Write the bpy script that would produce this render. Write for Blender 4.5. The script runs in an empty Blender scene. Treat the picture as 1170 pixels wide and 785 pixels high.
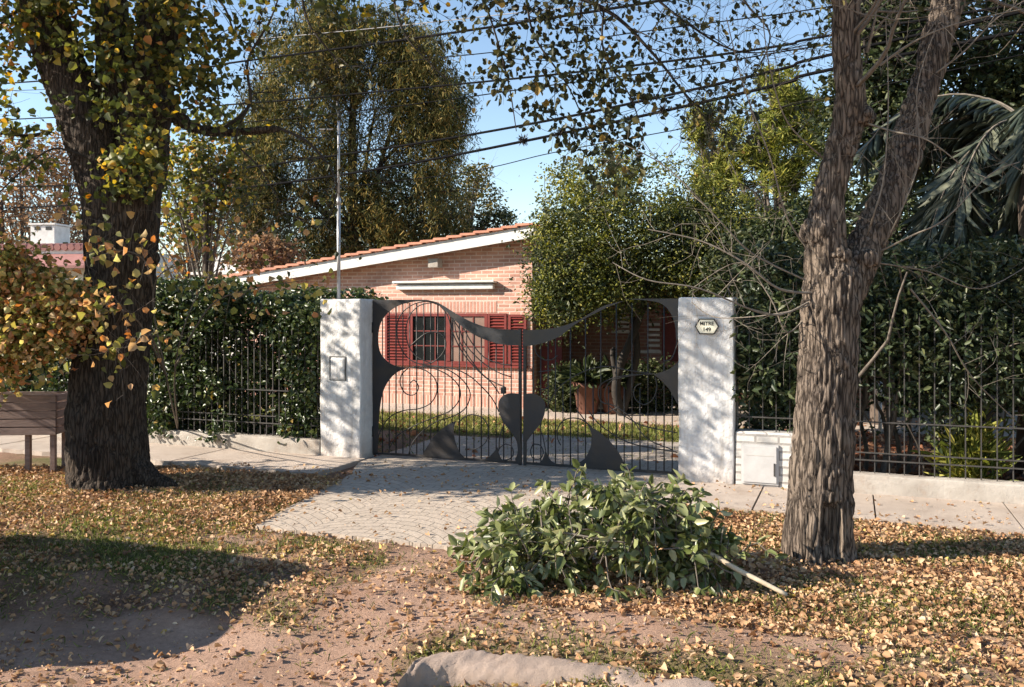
import bpy, bmesh, math, random
import numpy as np
from mathutils import Vector, Matrix, noise as mn

R = math.radians
S = bpy.context.scene
COL = S.collection
random.seed(7)
rng = np.random.default_rng(11)

# ------------------------------------------------------------------ camera
CAMH, F, CX, HY = 2.0, 1000.0, 585.0, 353.0
cam_d = bpy.data.cameras.new("camera")
cam = bpy.data.objects.new("camera", cam_d)
COL.objects.link(cam)
cam.location = (0, 0, CAMH)
cam.rotation_euler = (R(90), 0, 0)
cam_d.sensor_width = 36
cam_d.lens = 36 * F / 1170
cam_d.shift_y = -(392.5 - HY) / 1170
cam_d.clip_end = 2000
cam_d.clip_start = 0.05
S.camera = cam

# ------------------------------------------------------------------ sky, sun, exposure
SUN_EL = 28.0
TRAVEL = Vector((1.0, 0.15, 0)).normalized()
trav = Vector((TRAVEL.x * math.cos(R(SUN_EL)), TRAVEL.y * math.cos(R(SUN_EL)), -math.sin(R(SUN_EL))))
to_sun = -trav
W = bpy.data.worlds.new("World")
S.world = W
W.use_nodes = True
nt = W.node_tree
sky = nt.nodes.new("ShaderNodeTexSky")
sky.sky_type = 'NISHITA'
sky.sun_disc = False
sky.sun_elevation = R(SUN_EL)
sky.sun_rotation = math.atan2(to_sun.x, to_sun.y)
sky.air_density = 1.0
sky.dust_density = 0.0
sky.ozone_density = 1.0
bg = nt.nodes["Background"]
bg.inputs[1].default_value = 0.10
nt.links.new(sky.outputs[0], bg.inputs[0])
sd = bpy.data.lights.new("sun", 'SUN')
sd.energy = 5.0
sd.angle = R(0.5)
sd.color = (1.0, 0.90, 0.77)
so = bpy.data.objects.new("sun", sd)
COL.objects.link(so)
so.rotation_euler = trav.to_track_quat('-Z', 'Y').to_euler()
S.view_settings.view_transform = 'Standard'
S.view_settings.look = 'None'
S.view_settings.gamma = 1
S.view_settings.use_curve_mapping = False
S.view_settings.exposure = 1.2
S.cycles.max_bounces = 6
S.cycles.diffuse_bounces = 3
S.cycles.glossy_bounces = 2
S.cycles.transmission_bounces = 3
S.cycles.transparent_max_bounces = 6
S.cycles.use_denoising = True

# ------------------------------------------------------------------ pixel -> world helpers
def P(px, py, D):
    return Vector(((px - CX) / F * D, D, CAMH + (HY - py) / F * D))

def G(px, py, z=0):
    D = (CAMH - z) * F / (py - HY)
    return Vector(((px - CX) / F * D, D, z))

# fence frame: s along the fence to the right, b back (away from street), z up
ANG = math.atan(0.387)
d = Vector((math.cos(ANG), -math.sin(ANG), 0))
n = Vector((-math.sin(ANG), -math.cos(ANG), 0))
OF = Vector((0, 10.75, 0))
ROT = -ANG
def FW(s, b, z=0):
    return OF + d * s - n * b + Vector((0, 0, z))
def hit(px, py, b, O=OF):
    """point of the vertical plane parallel to the fence, b behind O, in (s, z)"""
    a = (px - CX) / F
    c = (HY - py) / F
    t = -b
    D = (t + O.dot(n)) / (a * n.x + n.y)
    p = Vector((a * D, D, 0))
    return (p - O).dot(d), CAMH + c * D
def local_t(x, y):
    p = Vector((x, y, 0)) - OF
    return p.dot(d), p.dot(n)

# ------------------------------------------------------------------ object helpers
def link(o, parent=None):
    COL.objects.link(o)
    if parent is not None:
        o.parent = parent
    return o

def tag(o, label=None, cat=None, group=None, kind=None):
    if label: o["label"] = label
    if cat: o["category"] = cat
    if group: o["group"] = group
    if kind: o["kind"] = kind
    return o

def empty(name, loc=(0, 0, 0), rz=0, **k):
    o = bpy.data.objects.new(name, None)
    o.location = loc
    o.rotation_euler = (0, 0, rz)
    o.empty_display_size = .1
    link(o)
    return tag(o, **k)

class MB:
    """collects shapes, builds one mesh object"""
    def __init__(self):
        self.v = []; self.f = []; self.nv = 0
    def add(self, verts, faces):
        b = self.nv
        self.v.extend([tuple(x) for x in verts])
        self.f.extend([tuple(i + b for i in f) for f in faces])
        self.nv += len(verts)
        return self
    def box(self, x0, x1, y0, y1, z0, z1, rot=None, piv=None):
        vs = [Vector((x, y, z)) for z in (z0, z1) for y in (y0, y1) for x in (x0, x1)]
        if rot is not None:
            piv = Vector(piv) if piv is not None else Vector(((x0+x1)/2, (y0+y1)/2, (z0+z1)/2))
            vs = [rot @ (q - piv) + piv for q in vs]
        return self.add(vs, [(0, 2, 3, 1), (4, 5, 7, 6), (0, 1, 5, 4), (2, 6, 7, 3), (0, 4, 6, 2), (1, 3, 7, 5)])
    def tube(self, pts, rad, k=6, caps=True):
        pts = [Vector(p) for p in pts]
        m = len(pts)
        if not hasattr(rad, '__len__'): rad = [rad] * m
        ref = Vector((0.31, 0.77, 0.55)).normalized()
        vs = []
        t0 = None
        for i, p in enumerate(pts):
            t = (pts[min(i+1, m-1)] - pts[max(i-1, 0)])
            if t.length < 1e-9: t = Vector((0, 0, 1))
            t.normalize()
            if t0 is None:
                u = t.cross(ref)
                if u.length < .1: u = t.cross(Vector((1, 0, 0)))
                u.normalize()
            else:
                u = (u - t * u.dot(t))
                u.normalize()
            t0 = t
            w = t.cross(u)
            for j in range(k):
                a = 2 * math.pi * j / k
                vs.append(p + (u * math.cos(a) + w * math.sin(a)) * rad[i])
        fs = [(i*k+j, i*k+(j+1) % k, (i+1)*k+(j+1) % k, (i+1)*k+j) for i in range(m-1) for j in range(k)]
        if caps:
            fs.append(tuple(range(k-1, -1, -1)))
            fs.append(tuple((m-1)*k + j for j in range(k)))
        return self.add(vs, fs)
    def prism(self, outline, y0, y1):
        """outline in (x,z), extruded along y; triangulated by the tessellator"""
        from mathutils.geometry import tessellate_polygon
        m = len(outline)
        tri = tessellate_polygon([[Vector((a, c, 0)) for a, c in outline]])
        vs = [(a, y0, c) for a, c in outline] + [(a, y1, c) for a, c in outline]
        fs = [tuple(t) for t in tri] + [tuple(i + m for i in reversed(t)) for t in tri]
        fs += [(i, (i+1) % m, m + (i+1) % m, m + i) for i in range(m)]
        return self.add(vs, fs)
    def build(self, name, mat, parent=None, smooth=False, bevel=0, loc=None, rz=None):
        me = bpy.data.meshes.new(name)
        me.from_pydata(self.v, [], self.f)
        bm = bmesh.new(); bm.from_mesh(me)
        bmesh.ops.recalc_face_normals(bm, faces=bm.faces)
        if bevel:
            bmesh.ops.bevel(bm, geom=[e for e in bm.edges if e.calc_face_angle(0) > .6], offset=bevel, segments=2, affect='EDGES', profile=.6)
        bm.to_mesh(me); bm.free()
        if smooth:
            for p_ in me.polygons: p_.use_smooth = True
        me.materials.append(mat)
        o = bpy.data.objects.new(name, me)
        if loc is not None: o.location = loc
        if rz is not None: o.rotation_euler = (0, 0, rz)
        return link(o, parent)

def np_mesh(name, V, Fq, mat, parent=None, rnd=None, smooth=False):
    """V (n,3), Fq (m,k) int: fast mesh; rnd per face"""
    me = bpy.data.meshes.new(name)
    V = np.asarray(V, np.float32); Fq = np.asarray(Fq, np.int32)
    m, k = Fq.shape
    me.vertices.add(len(V)); me.vertices.foreach_set("co", V.ravel())
    me.loops.add(m * k); me.loops.foreach_set("vertex_index", Fq.ravel())
    me.polygons.add(m)
    me.polygons.foreach_set("loop_start", np.arange(0, m * k, k, dtype=np.int32))
    me.polygons.foreach_set("loop_total", np.full(m, k, np.int32))
    if smooth: me.polygons.foreach_set("use_smooth", np.ones(m, bool))
    if rnd is not None:
        at = me.attributes.new("rnd", 'FLOAT', 'FACE')
        at.data.foreach_set("value", np.asarray(rnd, np.float32))
    me.update(calc_edges=True)
    me.materials.append(mat)
    o = bpy.data.objects.new(name, me)
    return link(o, parent)

def norm(a):
    return a / np.maximum(np.linalg.norm(a, axis=1, keepdims=True), 1e-9)

def leaves(name, pos, axis, nrm, L, wid, mat, parent=None, rnd=None, fold=.25, curl=.15):
    """six-vertex folded leaves: two quads each"""
    pos = np.asarray(pos, float); N = len(pos)
    if N == 0: return None
    axis = norm(np.asarray(axis, float))
    side = norm(np.cross(axis, nrm)); up = np.cross(side, axis)
    L = np.broadcast_to(np.asarray(L, float), (N,))[:, None]
    w = L * (np.broadcast_to(np.asarray(wid, float), (N,))[:, None])
    b = pos; tip = pos + axis * L - up * L * curl
    l1 = pos + axis * L * .3 + side * w * .5 + up * w * fold
    l2 = pos + axis * L * .72 + side * w * .38 + up * w * fold - up * L * curl * .4
    r1 = pos + axis * L * .3 - side * w * .5 + up * w * fold
    r2 = pos + axis * L * .72 - side * w * .38 + up * w * fold - up * L * curl * .4
    V = np.stack([b, l1, l2, tip, r2, r1], 1).reshape(-1, 3)
    i = np.arange(N)[:, None] * 6
    Fq = np.concatenate([i + [0, 1, 2, 3], i + [0, 3, 4, 5]], 1).reshape(-1, 4)
    if rnd is None: rnd = rng.random(N)
    return np_mesh(name, V, Fq, mat, parent, np.repeat(rnd, 2))

def rdir(N, zscale=1.0, zoff=0):
    v = rng.normal(size=(N, 3)); v[:, 2] = v[:, 2] * zscale + zoff
    return norm(v)

# ------------------------------------------------------------------ materials
def newmat(name):
    m = bpy.data.materials.new(name); m.use_nodes = True
    t = m.node_tree
    b = t.nodes["Principled BSDF"]
    return m, t, b
def nd(t, typ, **k):
    x = t.nodes.new(typ)
    for a, v in k.items():
        setattr(x, a, v)
    return x
def ramp(t, stops, fac):
    r = nd(t, "ShaderNodeValToRGB")
    e = r.color_ramp.elements
    while len(e) > 1: e.remove(e[-1])
    e[0].position = stops[0][0]; e[0].color = (*stops[0][1], 1)
    for p_, c_ in stops[1:]:
        q = e.new(p_); q.color = (*c_, 1)
    t.links.new(fac, r.inputs[0])
    return r
def coords(t, scale=(1, 1, 1), rot=(0, 0, 0)):
    tc = nd(t, "ShaderNodeTexCoord"); mp = nd(t, "ShaderNodeMapping")
    mp.inputs["Scale"].default_value = scale
    mp.inputs["Rotation"].default_value = rot
    t.links.new(tc.outputs["Object"], mp.inputs[0])
    return mp.outputs[0]
def noise_n(t, vec, scale, detail=4, rough=.6):
    x = nd(t, "ShaderNodeTexNoise")
    x.inputs["Scale"].default_value = scale; x.inputs["Detail"].default_value = detail; x.inputs["Roughness"].default_value = rough
    t.links.new(vec, x.inputs["Vector"])
    return x.outputs[0]
def mixc(t, fac, a, b, blend='MIX'):
    x = nd(t, "ShaderNodeMix", data_type='RGBA', blend_type=blend)
    for sock, val in ((x.inputs[0], fac), (x.inputs[6], a), (x.inputs[7], b)):
        if isinstance(val, (int, float)): sock.default_value = val
        elif isinstance(val, tuple): sock.default_value = (*val, 1)
        else: t.links.new(val, sock)
    return x.outputs[2]
def bump(t, b, h, strength=.4, dist=.02):
    x = nd(t, "ShaderNodeBump"); x.inputs["Strength"].default_value = strength; x.inputs["Distance"].default_value = dist
    t.links.new(h, x.inputs["Height"]); t.links.new(x.outputs[0], b.inputs["Normal"])

def mat_plain(name, c, c2=None, scale=8, rough=.7, metal=0, bmp=.2, spec=.4, stretch=(1, 1, 1)):
    m, t, b = newmat(name)
    v = coords(t, stretch)
    nz = noise_n(t, v, scale, 6, .65)
    c2 = c2 or tuple(x * .7 for x in c)
    r = ramp(t, [(.3, c2), (.65, c)], nz)
    t.links.new(r.outputs[0], b.inputs["Base Color"])
    b.inputs["Roughness"].default_value = rough; b.inputs["Metallic"].default_value = metal
    b.inputs["Specular IOR Level"].default_value = spec
    if bmp: bump(t, b, noise_n(t, v, scale * 4, 5), bmp, .01)
    return m

def mat_leaf(name, stops, rough=.5, trans=.3, back=None, spec=.4):
    m, t, b = newmat(name)
    at = nd(t, "ShaderNodeAttribute", attribute_name="rnd")
    r = ramp(t, stops, at.outputs["Fac"])
    col = r.outputs[0]
    if back:
        g = nd(t, "ShaderNodeNewGeometry")
        col = mixc(t, g.outputs["Backfacing"], col, back)
        # only a part of the underside's pallor
    t.links.new(col, b.inputs["Base Color"])
    b.inputs["Roughness"].default_value = rough
    b.inputs["Specular IOR Level"].default_value = spec
    tr = nd(t, "ShaderNodeBsdfTranslucent")
    hs = nd(t, "ShaderNodeHueSaturation"); hs.inputs["Value"].default_value = 1.5; hs.inputs["Saturation"].default_value = 1.15
    t.links.new(r.outputs[0], hs.inputs["Color"]); t.links.new(hs.outputs[0], tr.inputs[0])
    mx = nd(t, "ShaderNodeMixShader"); mx.inputs[0].default_value = trans
    t.links.new(b.outputs[0], mx.inputs[1]); t.links.new(tr.outputs[0], mx.inputs[2])
    t.links.new(mx.outputs[0], t.nodes["Material Output"].inputs[0])
    return m

def mat_bark(name, dark, light, sc=(16, 16, 4), scale=1.0):
    m, t, b = newmat(name)
    v = coords(t, sc)
    nz = noise_n(t, v, .7, 3)
    ad = nd(t, "ShaderNodeVectorMath", operation='ADD')
    sc_ = nd(t, "ShaderNodeVectorMath", operation='SCALE'); sc_.inputs[3].default_value = .6
    tex = nd(t, "ShaderNodeTexNoise"); tex.inputs["Scale"].default_value = 1.1
    t.links.new(v, tex.inputs["Vector"]); t.links.new(tex.outputs["Color"], sc_.inputs[0])
    t.links.new(v, ad.inputs[0]); t.links.new(sc_.outputs[0], ad.inputs[1])
    vo = nd(t, "ShaderNodeTexVoronoi", feature='DISTANCE_TO_EDGE'); vo.inputs["Scale"].default_value = scale
    t.links.new(ad.outputs[0], vo.inputs["Vector"])
    r = ramp(t, [(.0, dark), (.22, light)], vo.outputs["Distance"])
    big = ramp(t, [(.3, (.75, .72, .7)), (.7, (1.15, 1.1, 1.0))], noise_n(t, coords(t, (1, 1, .4)), 2.5, 5))
    c = mixc(t, 1.0, r.outputs[0], big.outputs[0], 'MULTIPLY')
    t.links.new(c, b.inputs["Base Color"])
    b.inputs["Roughness"].default_value = .9; b.inputs["Specular IOR Level"].default_value = .2
    mm = nd(t, "ShaderNodeMath", operation='MINIMUM'); mm.inputs[1].default_value = .25
    t.links.new(vo.outputs["Distance"], mm.inputs[0])
    m2 = nd(t, "ShaderNodeMath", operation='MULTIPLY_ADD'); m2.inputs[1].default_value = .35
    t.links.new(noise_n(t, v, 5, 5, .7), m2.inputs[0]); t.links.new(mm.outputs[0], m2.inputs[2])
    bump(t, b, m2.outputs[0], .9, .05)
    return m

def mat_brick(name, c1, c2, mortar, scale=1.0, bw=.24, bh=.075, ms=.012, vert=False, offs=.5):
    m, t, b = newmat(name)
    tc = nd(t, "ShaderNodeTexCoord"); sp = nd(t, "ShaderNodeSeparateXYZ"); cb = nd(t, "ShaderNodeCombineXYZ")
    t.links.new(tc.outputs["Object"], sp.inputs[0])
    a = nd(t, "ShaderNodeMath", operation='ADD'); t.links.new(sp.outputs[0], a.inputs[0]); t.links.new(sp.outputs[1], a.inputs[1])
    if vert:
        t.links.new(sp.outputs[2], cb.inputs[0]); t.links.new(a.outputs[0], cb.inputs[1])
    else:
        t.links.new(a.outputs[0], cb.inputs[0]); t.links.new(sp.outputs[2], cb.inputs[1])
    br = nd(t, "ShaderNodeTexBrick"); br.offset = offs
    br.inputs["Scale"].default_value = scale
    br.inputs["Brick Width"].default_value = bw; br.inputs["Row Height"].default_value = bh
    br.inputs["Mortar Size"].default_value = ms; br.inputs["Mortar Smooth"].default_value = .3
    br.inputs["Color1"].default_value = (*c1, 1); br.inputs["Color2"].default_value = (*c2, 1); br.inputs["Mortar"].default_value = (*mortar, 1)
    t.links.new(cb.outputs[0], br.inputs["Vector"])
    big = ramp(t, [(.3, (.62, .59, .57)), (.5, (.95, .94, .93)), (.72, (1.14, 1.13, 1.10))], noise_n(t, tc.outputs["Object"], 1.6, 9, .75))
    c = mixc(t, 1.0, br.outputs[0], big.outputs[0], 'MULTIPLY')
    t.links.new(c, b.inputs["Base Color"])
    b.inputs["Roughness"].default_value = .85
    inv = nd(t, "ShaderNodeMath", operation='MULTIPLY_ADD'); inv.inputs[1].default_value = -1
    t.links.new(br.outputs["Fac"], inv.inputs[0]); t.links.new(noise_n(t, tc.outputs["Object"], 40, 4), inv.inputs[2])
    bump(t, b, inv.outputs[0], .6, .008)
    return m

M = {}
M['iron'] = mat_plain('dark_iron', (.028, .028, .03), (.015, .015, .017), 14, .5, .3, .15, .4)
M['plate'] = mat_plain('black_sheet_steel', (.032, .034, .040), (.055, .045, .038), 4, .40, .3, .25, .5)
M['gate_iron'] = mat_plain('grey_iron', (.055, .052, .05), (.03, .028, .027), 14, .5, .3, .15, .4)
M['fence_iron'] = mat_plain('fence_paint', (.065, .06, .055), (.035, .032, .03), 14, .6, .1, .15, .4)
M['red'] = mat_plain('red_painted_wood', (.22, .036, .028), (.13, .024, .02), 6, .5, 0, .15)
M['red_dark'] = mat_plain('dark_red_wood', (.17, .03, .022), (.11, .02, .016), 6, .6, 0, .15)
M['door_paint'] = mat_plain('dull_white_metal', (.50, .49, .48), (.40, .39, .38), 5, .5, 0, .1)
M['white_paint'] = mat_plain('white_paint', (.75, .73, .70), (.55, .53, .50), 5, .7, 0, .15)
M['mast'] = mat_plain('galvanised_pipe', (.55, .55, .56), (.4, .4, .42), 8, .4, .5, .05)
M['wire'] = mat_plain('black_cable', (.008, .008, .009), None, 6, .9, 0, 0, .05)
M['wire_grey'] = mat_plain('grey_cable', (.25, .25, .26), None, 6, .6, 0, 0)
M['terracotta'] = mat_plain('terracotta', (.17, .07, .045), (.10, .045, .03), 7, .8)
M['tile'] = mat_plain('roof_tile_clay', (.50, .22, .13), (.33, .14, .09), 5, .8, 0, .4)
M['glass'] = mat_plain('window_glass', (.02, .022, .022), (.012, .014, .014), 2, .08, 0, 0, .8)
M['twig'] = mat_plain('twig_bark', (.17, .14, .115), (.09, .075, .06), 20, .85, 0, .2, .2)
M['twig_dark'] = mat_plain('dark_twig_bark', (.05, .042, .036), (.03, .026, .022), 20, .9, 0, .2, .2)
M['twig_pale'] = mat_plain('pale_twig_bark', (.24, .205, .165), (.12, .10, .08), 20, .85, 0, .2, .2)
M['stick'] = mat_plain('peeled_stick', (.60, .50, .36), (.42, .34, .24), 12, .7)
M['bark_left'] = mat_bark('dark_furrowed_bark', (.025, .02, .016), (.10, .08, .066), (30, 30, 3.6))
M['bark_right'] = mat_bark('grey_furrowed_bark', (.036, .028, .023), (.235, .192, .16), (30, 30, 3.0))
M['bark_plain'] = mat_plain('plain_bark', (.13, .10, .08), (.06, .045, .036), 9, .9, 0, .5, .2, (1, 1, .25))
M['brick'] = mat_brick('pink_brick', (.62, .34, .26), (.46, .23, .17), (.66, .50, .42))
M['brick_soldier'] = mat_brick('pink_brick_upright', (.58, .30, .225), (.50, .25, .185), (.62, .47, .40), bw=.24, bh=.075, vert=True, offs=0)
M['brick_shade'] = mat_brick('shade_toned_brick', (.34, .17, .125), (.27, .13, .10), (.36, .26, .21))  # darker copy of the pink brick; porch shade is put into its colour
M['brick_white'] = mat_brick('white_painted_brick', (.60, .58, .55), (.52, .50, .47), (.33, .31, .29), bw=.25, bh=.085, ms=.014)
M['plate_cream'] = mat_plain('cream_enamel', (.80, .77, .62), (.72, .69, .55), 12, .35, 0, 0)
M['black'] = mat_plain('black_paint', (.02, .02, .02), None, 6, .5, 0, 0)
M['wood_box'] = mat_plain('weathered_brown_wood', (.34, .245, .21), (.21, .145, .12), 6, .8, 0, .4, .3, (1, 1, 6))
M['stone'] = mat_plain('worn_stone', (.5, .47, .43), (.33, .31, .28), 9, .9)

def mat_plaster():
    m, t, b = newmat('rough_white_plaster')
    v = coords(t)
    sp = nd(t, "ShaderNodeSeparateXYZ"); t.links.new(v, sp.inputs[0])
    n1 = noise_n(t, v, 2.2, 8, .7)
    r = ramp(t, [(.3, (.50, .49, .48)), (.5, (.70, .69, .68)), (.75, (.80, .79, .78))], n1)
    # dirt splashed up at the foot and rusty-grey streaks from the top
    st = noise_n(t, coords(t, (9, 9, .8)), 1.0, 5, .7)
    rs = ramp(t, [(.45, (0, 0, 0)), (.7, (.65, .65, .65))], st)
    c = mixc(t, rs.outputs[0], r.outputs[0], (.42, .38, .33))
    mr = nd(t, "ShaderNodeMapRange"); mr.inputs[1].default_value = .0; mr.inputs[2].default_value = .35; mr.inputs[3].default_value = 1; mr.inputs[4].default_value = 0
    t.links.new(sp.outputs[2], mr.inputs[0])
    mm = nd(t, "ShaderNodeMath", operation='MULTIPLY'); t.links.new(mr.outputs[0], mm.inputs[0]); t.links.new(noise_n(t, v, 7, 6, .7), mm.inputs[1])
    c = mixc(t, mm.outputs[0], c, (.33, .24, .17))
    t.links.new(c, b.inputs["Base Color"])
    b.inputs["Roughness"].default_value = .85
    n2 = nd(t, "ShaderNodeMath", operation='MULTIPLY_ADD'); n2.inputs[1].default_value = 3
    t.links.new(noise_n(t, v, 4, 3), n2.inputs[0]); t.links.new(noise_n(t, v, 22, 6, .7), n2.inputs[2])
    bump(t, b, n2.outputs[0], .7, .02)
    return m
M['plaster'] = mat_plaster()

def mat_concrete(name, c1, c2, dirt=(.30, .21, .15)):
    m, t, b = newmat(name)
    v = coords(t)
    r = ramp(t, [(.3, c2), (.65, c1)], noise_n(t, v, 1.7, 9, .7))
    r2 = ramp(t, [(.52, (0, 0, 0)), (.75, (.7, .7, .7))], noise_n(t, v, 3.1, 8, .75))
    c = mixc(t, r2.outputs[0], r.outputs[0], dirt)
    t.links.new(c, b.inputs["Base Color"]); b.inputs["Roughness"].default_value = .9
    bump(t, b, noise_n(t, v, 30, 9, .85), .8, .016)
    return m
M['concrete'] = mat_concrete('pavement_concrete', (.50, .415, .345), (.37, .30, .245))
M['kerb'] = mat_concrete('old_kerb_concrete', (.46, .40, .34), (.30, .25, .21))
M['lowwall'] = mat_concrete('low_wall_plaster', (.50, .455, .40), (.27, .235, .20))
M['kerb_dusty'] = mat_concrete('dusty_old_concrete', (.40, .30, .24), (.25, .19, .15))

def mat_paving():
    m, t, b = newmat('scalloped_paving')
    tc = nd(t, "ShaderNodeTexCoord"); sp = nd(t, "ShaderNodeSeparateXYZ"); cb = nd(t, "ShaderNodeCombineXYZ")
    t.links.new(tc.outputs["Object"], sp.inputs[0])
    u = nd(t, "ShaderNodeMath", operation='WRAP'); u.inputs[1].default_value = -.65; u.inputs[2].default_value = .65
    t.links.new(sp.outputs[0], u.inputs[0])
    sq = nd(t, "ShaderNodeMath", operation='MULTIPLY'); t.links.new(u.outputs[0], sq.inputs[0]); t.links.new(u.outputs[0], sq.inputs[1])
    ma = nd(t, "ShaderNodeMath", operation='MULTIPLY_ADD'); ma.inputs[1].default_value = .85
    t.links.new(sq.outputs[0], ma.inputs[0]); t.links.new(sp.outputs[1], ma.inputs[2])
    t.links.new(sp.outputs[0], cb.inputs[0]); t.links.new(ma.outputs[0], cb.inputs[1])
    nz = nd(t, "ShaderNodeTexNoise"); nz.inputs["Scale"].default_value = 3
    t.links.new(tc.outputs["Object"], nz.inputs["Vector"])
    s_ = nd(t, "ShaderNodeVectorMath", operation='SCALE'); s_.inputs[3].default_value = .05
    t.links.new(nz.outputs["Color"], s_.inputs[0])
    ad = nd(t, "ShaderNodeVectorMath", operation='ADD'); t.links.new(cb.outputs[0], ad.inputs[0]); t.links.new(s_.outputs[0], ad.inputs[1])
    br = nd(t, "ShaderNodeTexBrick"); br.inputs["Scale"].default_value = 1
    br.inputs["Brick Width"].default_value = .21; br.inputs["Row Height"].default_value = .125
    br.inputs["Mortar Size"].default_value = .007; br.inputs["Mortar Smooth"].default_value = .5
    br.inputs["Color1"].default_value = (.46, .38, .30, 1); br.inputs["Color2"].default_value = (.40, .33, .26, 1); br.inputs["Mortar"].default_value = (.22, .18, .14, 1)
    t.links.new(ad.outputs[0], br.inputs["Vector"])
    r2 = ramp(t, [(.45, (0, 0, 0)), (.75, (.8, .8, .8))], noise_n(t, tc.outputs["Object"], 1.6, 8, .75))
    c = mixc(t, r2.outputs[0], br.outputs[0], (.36, .29, .23))
    t.links.new(c, b.inputs["Base Color"]); b.inputs["Roughness"].default_value = .9
    inv = nd(t, "ShaderNodeMath", operation='MULTIPLY_ADD'); inv.inputs[1].default_value = -1.2
    t.links.new(br.outputs["Fac"], inv.inputs[0]); t.links.new(noise_n(t, tc.outputs["Object"], 18, 6), inv.inputs[2])
    bump(t, b, inv.outputs[0], .6, .015)
    return m
M['paving'] = mat_paving()

def mat_ground():
    m, t, b = newmat('verge_soil')
    v = coords(t)
    soil = ramp(t, [(.25, (.17, .105, .07)), (.5, (.31, .195, .135)), (.75, (.42, .28, .20))], noise_n(t, v, 1.6, 10, .72))
    speck = ramp(t, [(.35, (.6, .6, .6)), (.6, (1.2, 1.15, 1.1))], noise_n(t, v, 45, 5, .8))
    soil2 = mixc(t, 1.0, soil.outputs[0], speck.outputs[0], 'MULTIPLY')
    dirt = ramp(t, [(.3, (.38, .235, .165)), (.7, (.56, .38, .285))], noise_n(t, v, 1.2, 9, .68))
    sp2 = ramp(t, [(.35, (.82, .80, .78)), (.6, (1.08, 1.06, 1.04))], noise_n(t, v, 22, 6, .75))
    dirt2 = mixc(t, 1.0, dirt.outputs[0], sp2.outputs[0], 'MULTIPLY')
    a = nd(t, "ShaderNodeAttribute", attribute_name="dirt")
    g = nd(t, "ShaderNodeAttribute", attribute_name="grass")
    lawn = ramp(t, [(.3, (.06, .085, .02)), (.7, (.17, .17, .06))], noise_n(t, v, 9, 8, .75))
    c = mixc(t, g.outputs["Fac"], soil2, lawn.outputs[0])
    c = mixc(t, a.outputs["Fac"], c, dirt2)
    t.links.new(c, b.inputs["Base Color"]); b.inputs["Roughness"].default_value = .95; b.inputs["Specular IOR Level"].default_value = .15
    bump(t, b, noise_n(t, v, 14, 10, .8), 1.0, .05)
    return m
M['ground'] = mat_ground()

LIT = [(0, (.19, .10, .055)), (.25, (.36, .195, .10)), (.5, (.46, .28, .15)), (.75, (.53, .355, .21)), (.93, (.60, .45, .30)), (1, (.52, .37, .12))]
M['litter'] = mat_leaf('fallen_leaf', LIT, .7, .15, None, .2)
M['litter_red'] = mat_leaf('fallen_red_leaf', [(0, (.16, .06, .035)), (.5, (.36, .15, .08)), (1, (.55, .30, .17))], .7, .15, None, .2)
M['grass'] = mat_leaf('grass_blade', [(0, (.07, .10, .022)), (.5, (.17, .20, .05)), (.8, (.32, .31, .10)), (1, (.48, .42, .20))], .6, .35, None, .2)
M['hedge'] = mat_leaf('hedge_leaf', [(0, (.020, .034, .011)), (.5, (.047, .072, .022)), (.85, (.10, .13, .045)), (.97, (.15, .16, .05)), (1, (.3, .2, .05))], .36, .2, None, .5)
M['hedge_r'] = mat_leaf('shrub_leaf', [(0, (.016, .026, .011)), (.5, (.040, .058, .024)), (.85, (.08, .10, .045)), (1, (.12, .13, .05))], .42, .2, None, .4)
M['laurel'] = mat_leaf('cut_laurel_leaf', [(0, (.05, .066, .02)), (.35, (.11, .135, .04)), (.65, (.22, .245, .095)), (.88, (.42, .42, .23)), (1, (.42, .40, .22))], .38, .25, None, .5)
M['autumn'] = mat_leaf('autumn_leaf', [(0, (.04, .05, .016)), (.5, (.10, .115, .032)), (.78, (.21, .20, .05)), (.9, (.42, .30, .06)), (.94, (.42, .17, .05)), (1, (.60, .48, .12))], .5, .35, None, .3)
M['sky_leaf'] = mat_leaf('dull_green_leaf', [(0, (.018, .024, .01)), (.7, (.045, .052, .02)), (.93, (.11, .095, .035)), (1, (.28, .19, .05))], .5, .2, None, .3)
M['autumn_red'] = mat_leaf('orange_autumn_leaf', [(0, (.08, .09, .025)), (.25, (.22, .22, .06)), (.42, (.44, .36, .11)), (.58, (.50, .33, .17)), (.82, (.50, .20, .08)), (1, (.66, .58, .22))], .5, .35, None, .3)
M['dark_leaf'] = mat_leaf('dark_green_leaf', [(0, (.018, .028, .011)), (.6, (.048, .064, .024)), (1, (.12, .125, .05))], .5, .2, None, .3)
M['pine'] = mat_leaf('pine_needle', [(0, (.08, .10, .022)), (.5, (.20, .22, .045)), (1, (.40, .36, .09))], .6, .25, None, .2)
M['cedar'] = mat_leaf('hanging_needle', [(0, (.035, .045, .014)), (.4, (.10, .105, .03)), (.75, (.22, .18, .06)), (1, (.42, .30, .10))], .6, .25, None, .2)
M['vine'] = mat_leaf('vine_leaf', [(0, (.035, .042, .010)), (.5, (.12, .135, .026)), (.85, (.26, .26, .055)), (1, (.42, .36, .09))], .5, .3, None, .3)
M['palm'] = mat_leaf('palm_leaflet', [(0, (.035, .048, .034)), (.6, (.075, .092, .065)), (1, (.16, .165, .11))], .45, .2, None, .4)
M['brown_tree'] = mat_leaf('brown_withered_leaf', [(0, (.12, .08, .05)), (.5, (.26, .16, .10)), (1, (.40, .24, .12))], .7, .3, None, .2)

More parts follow.
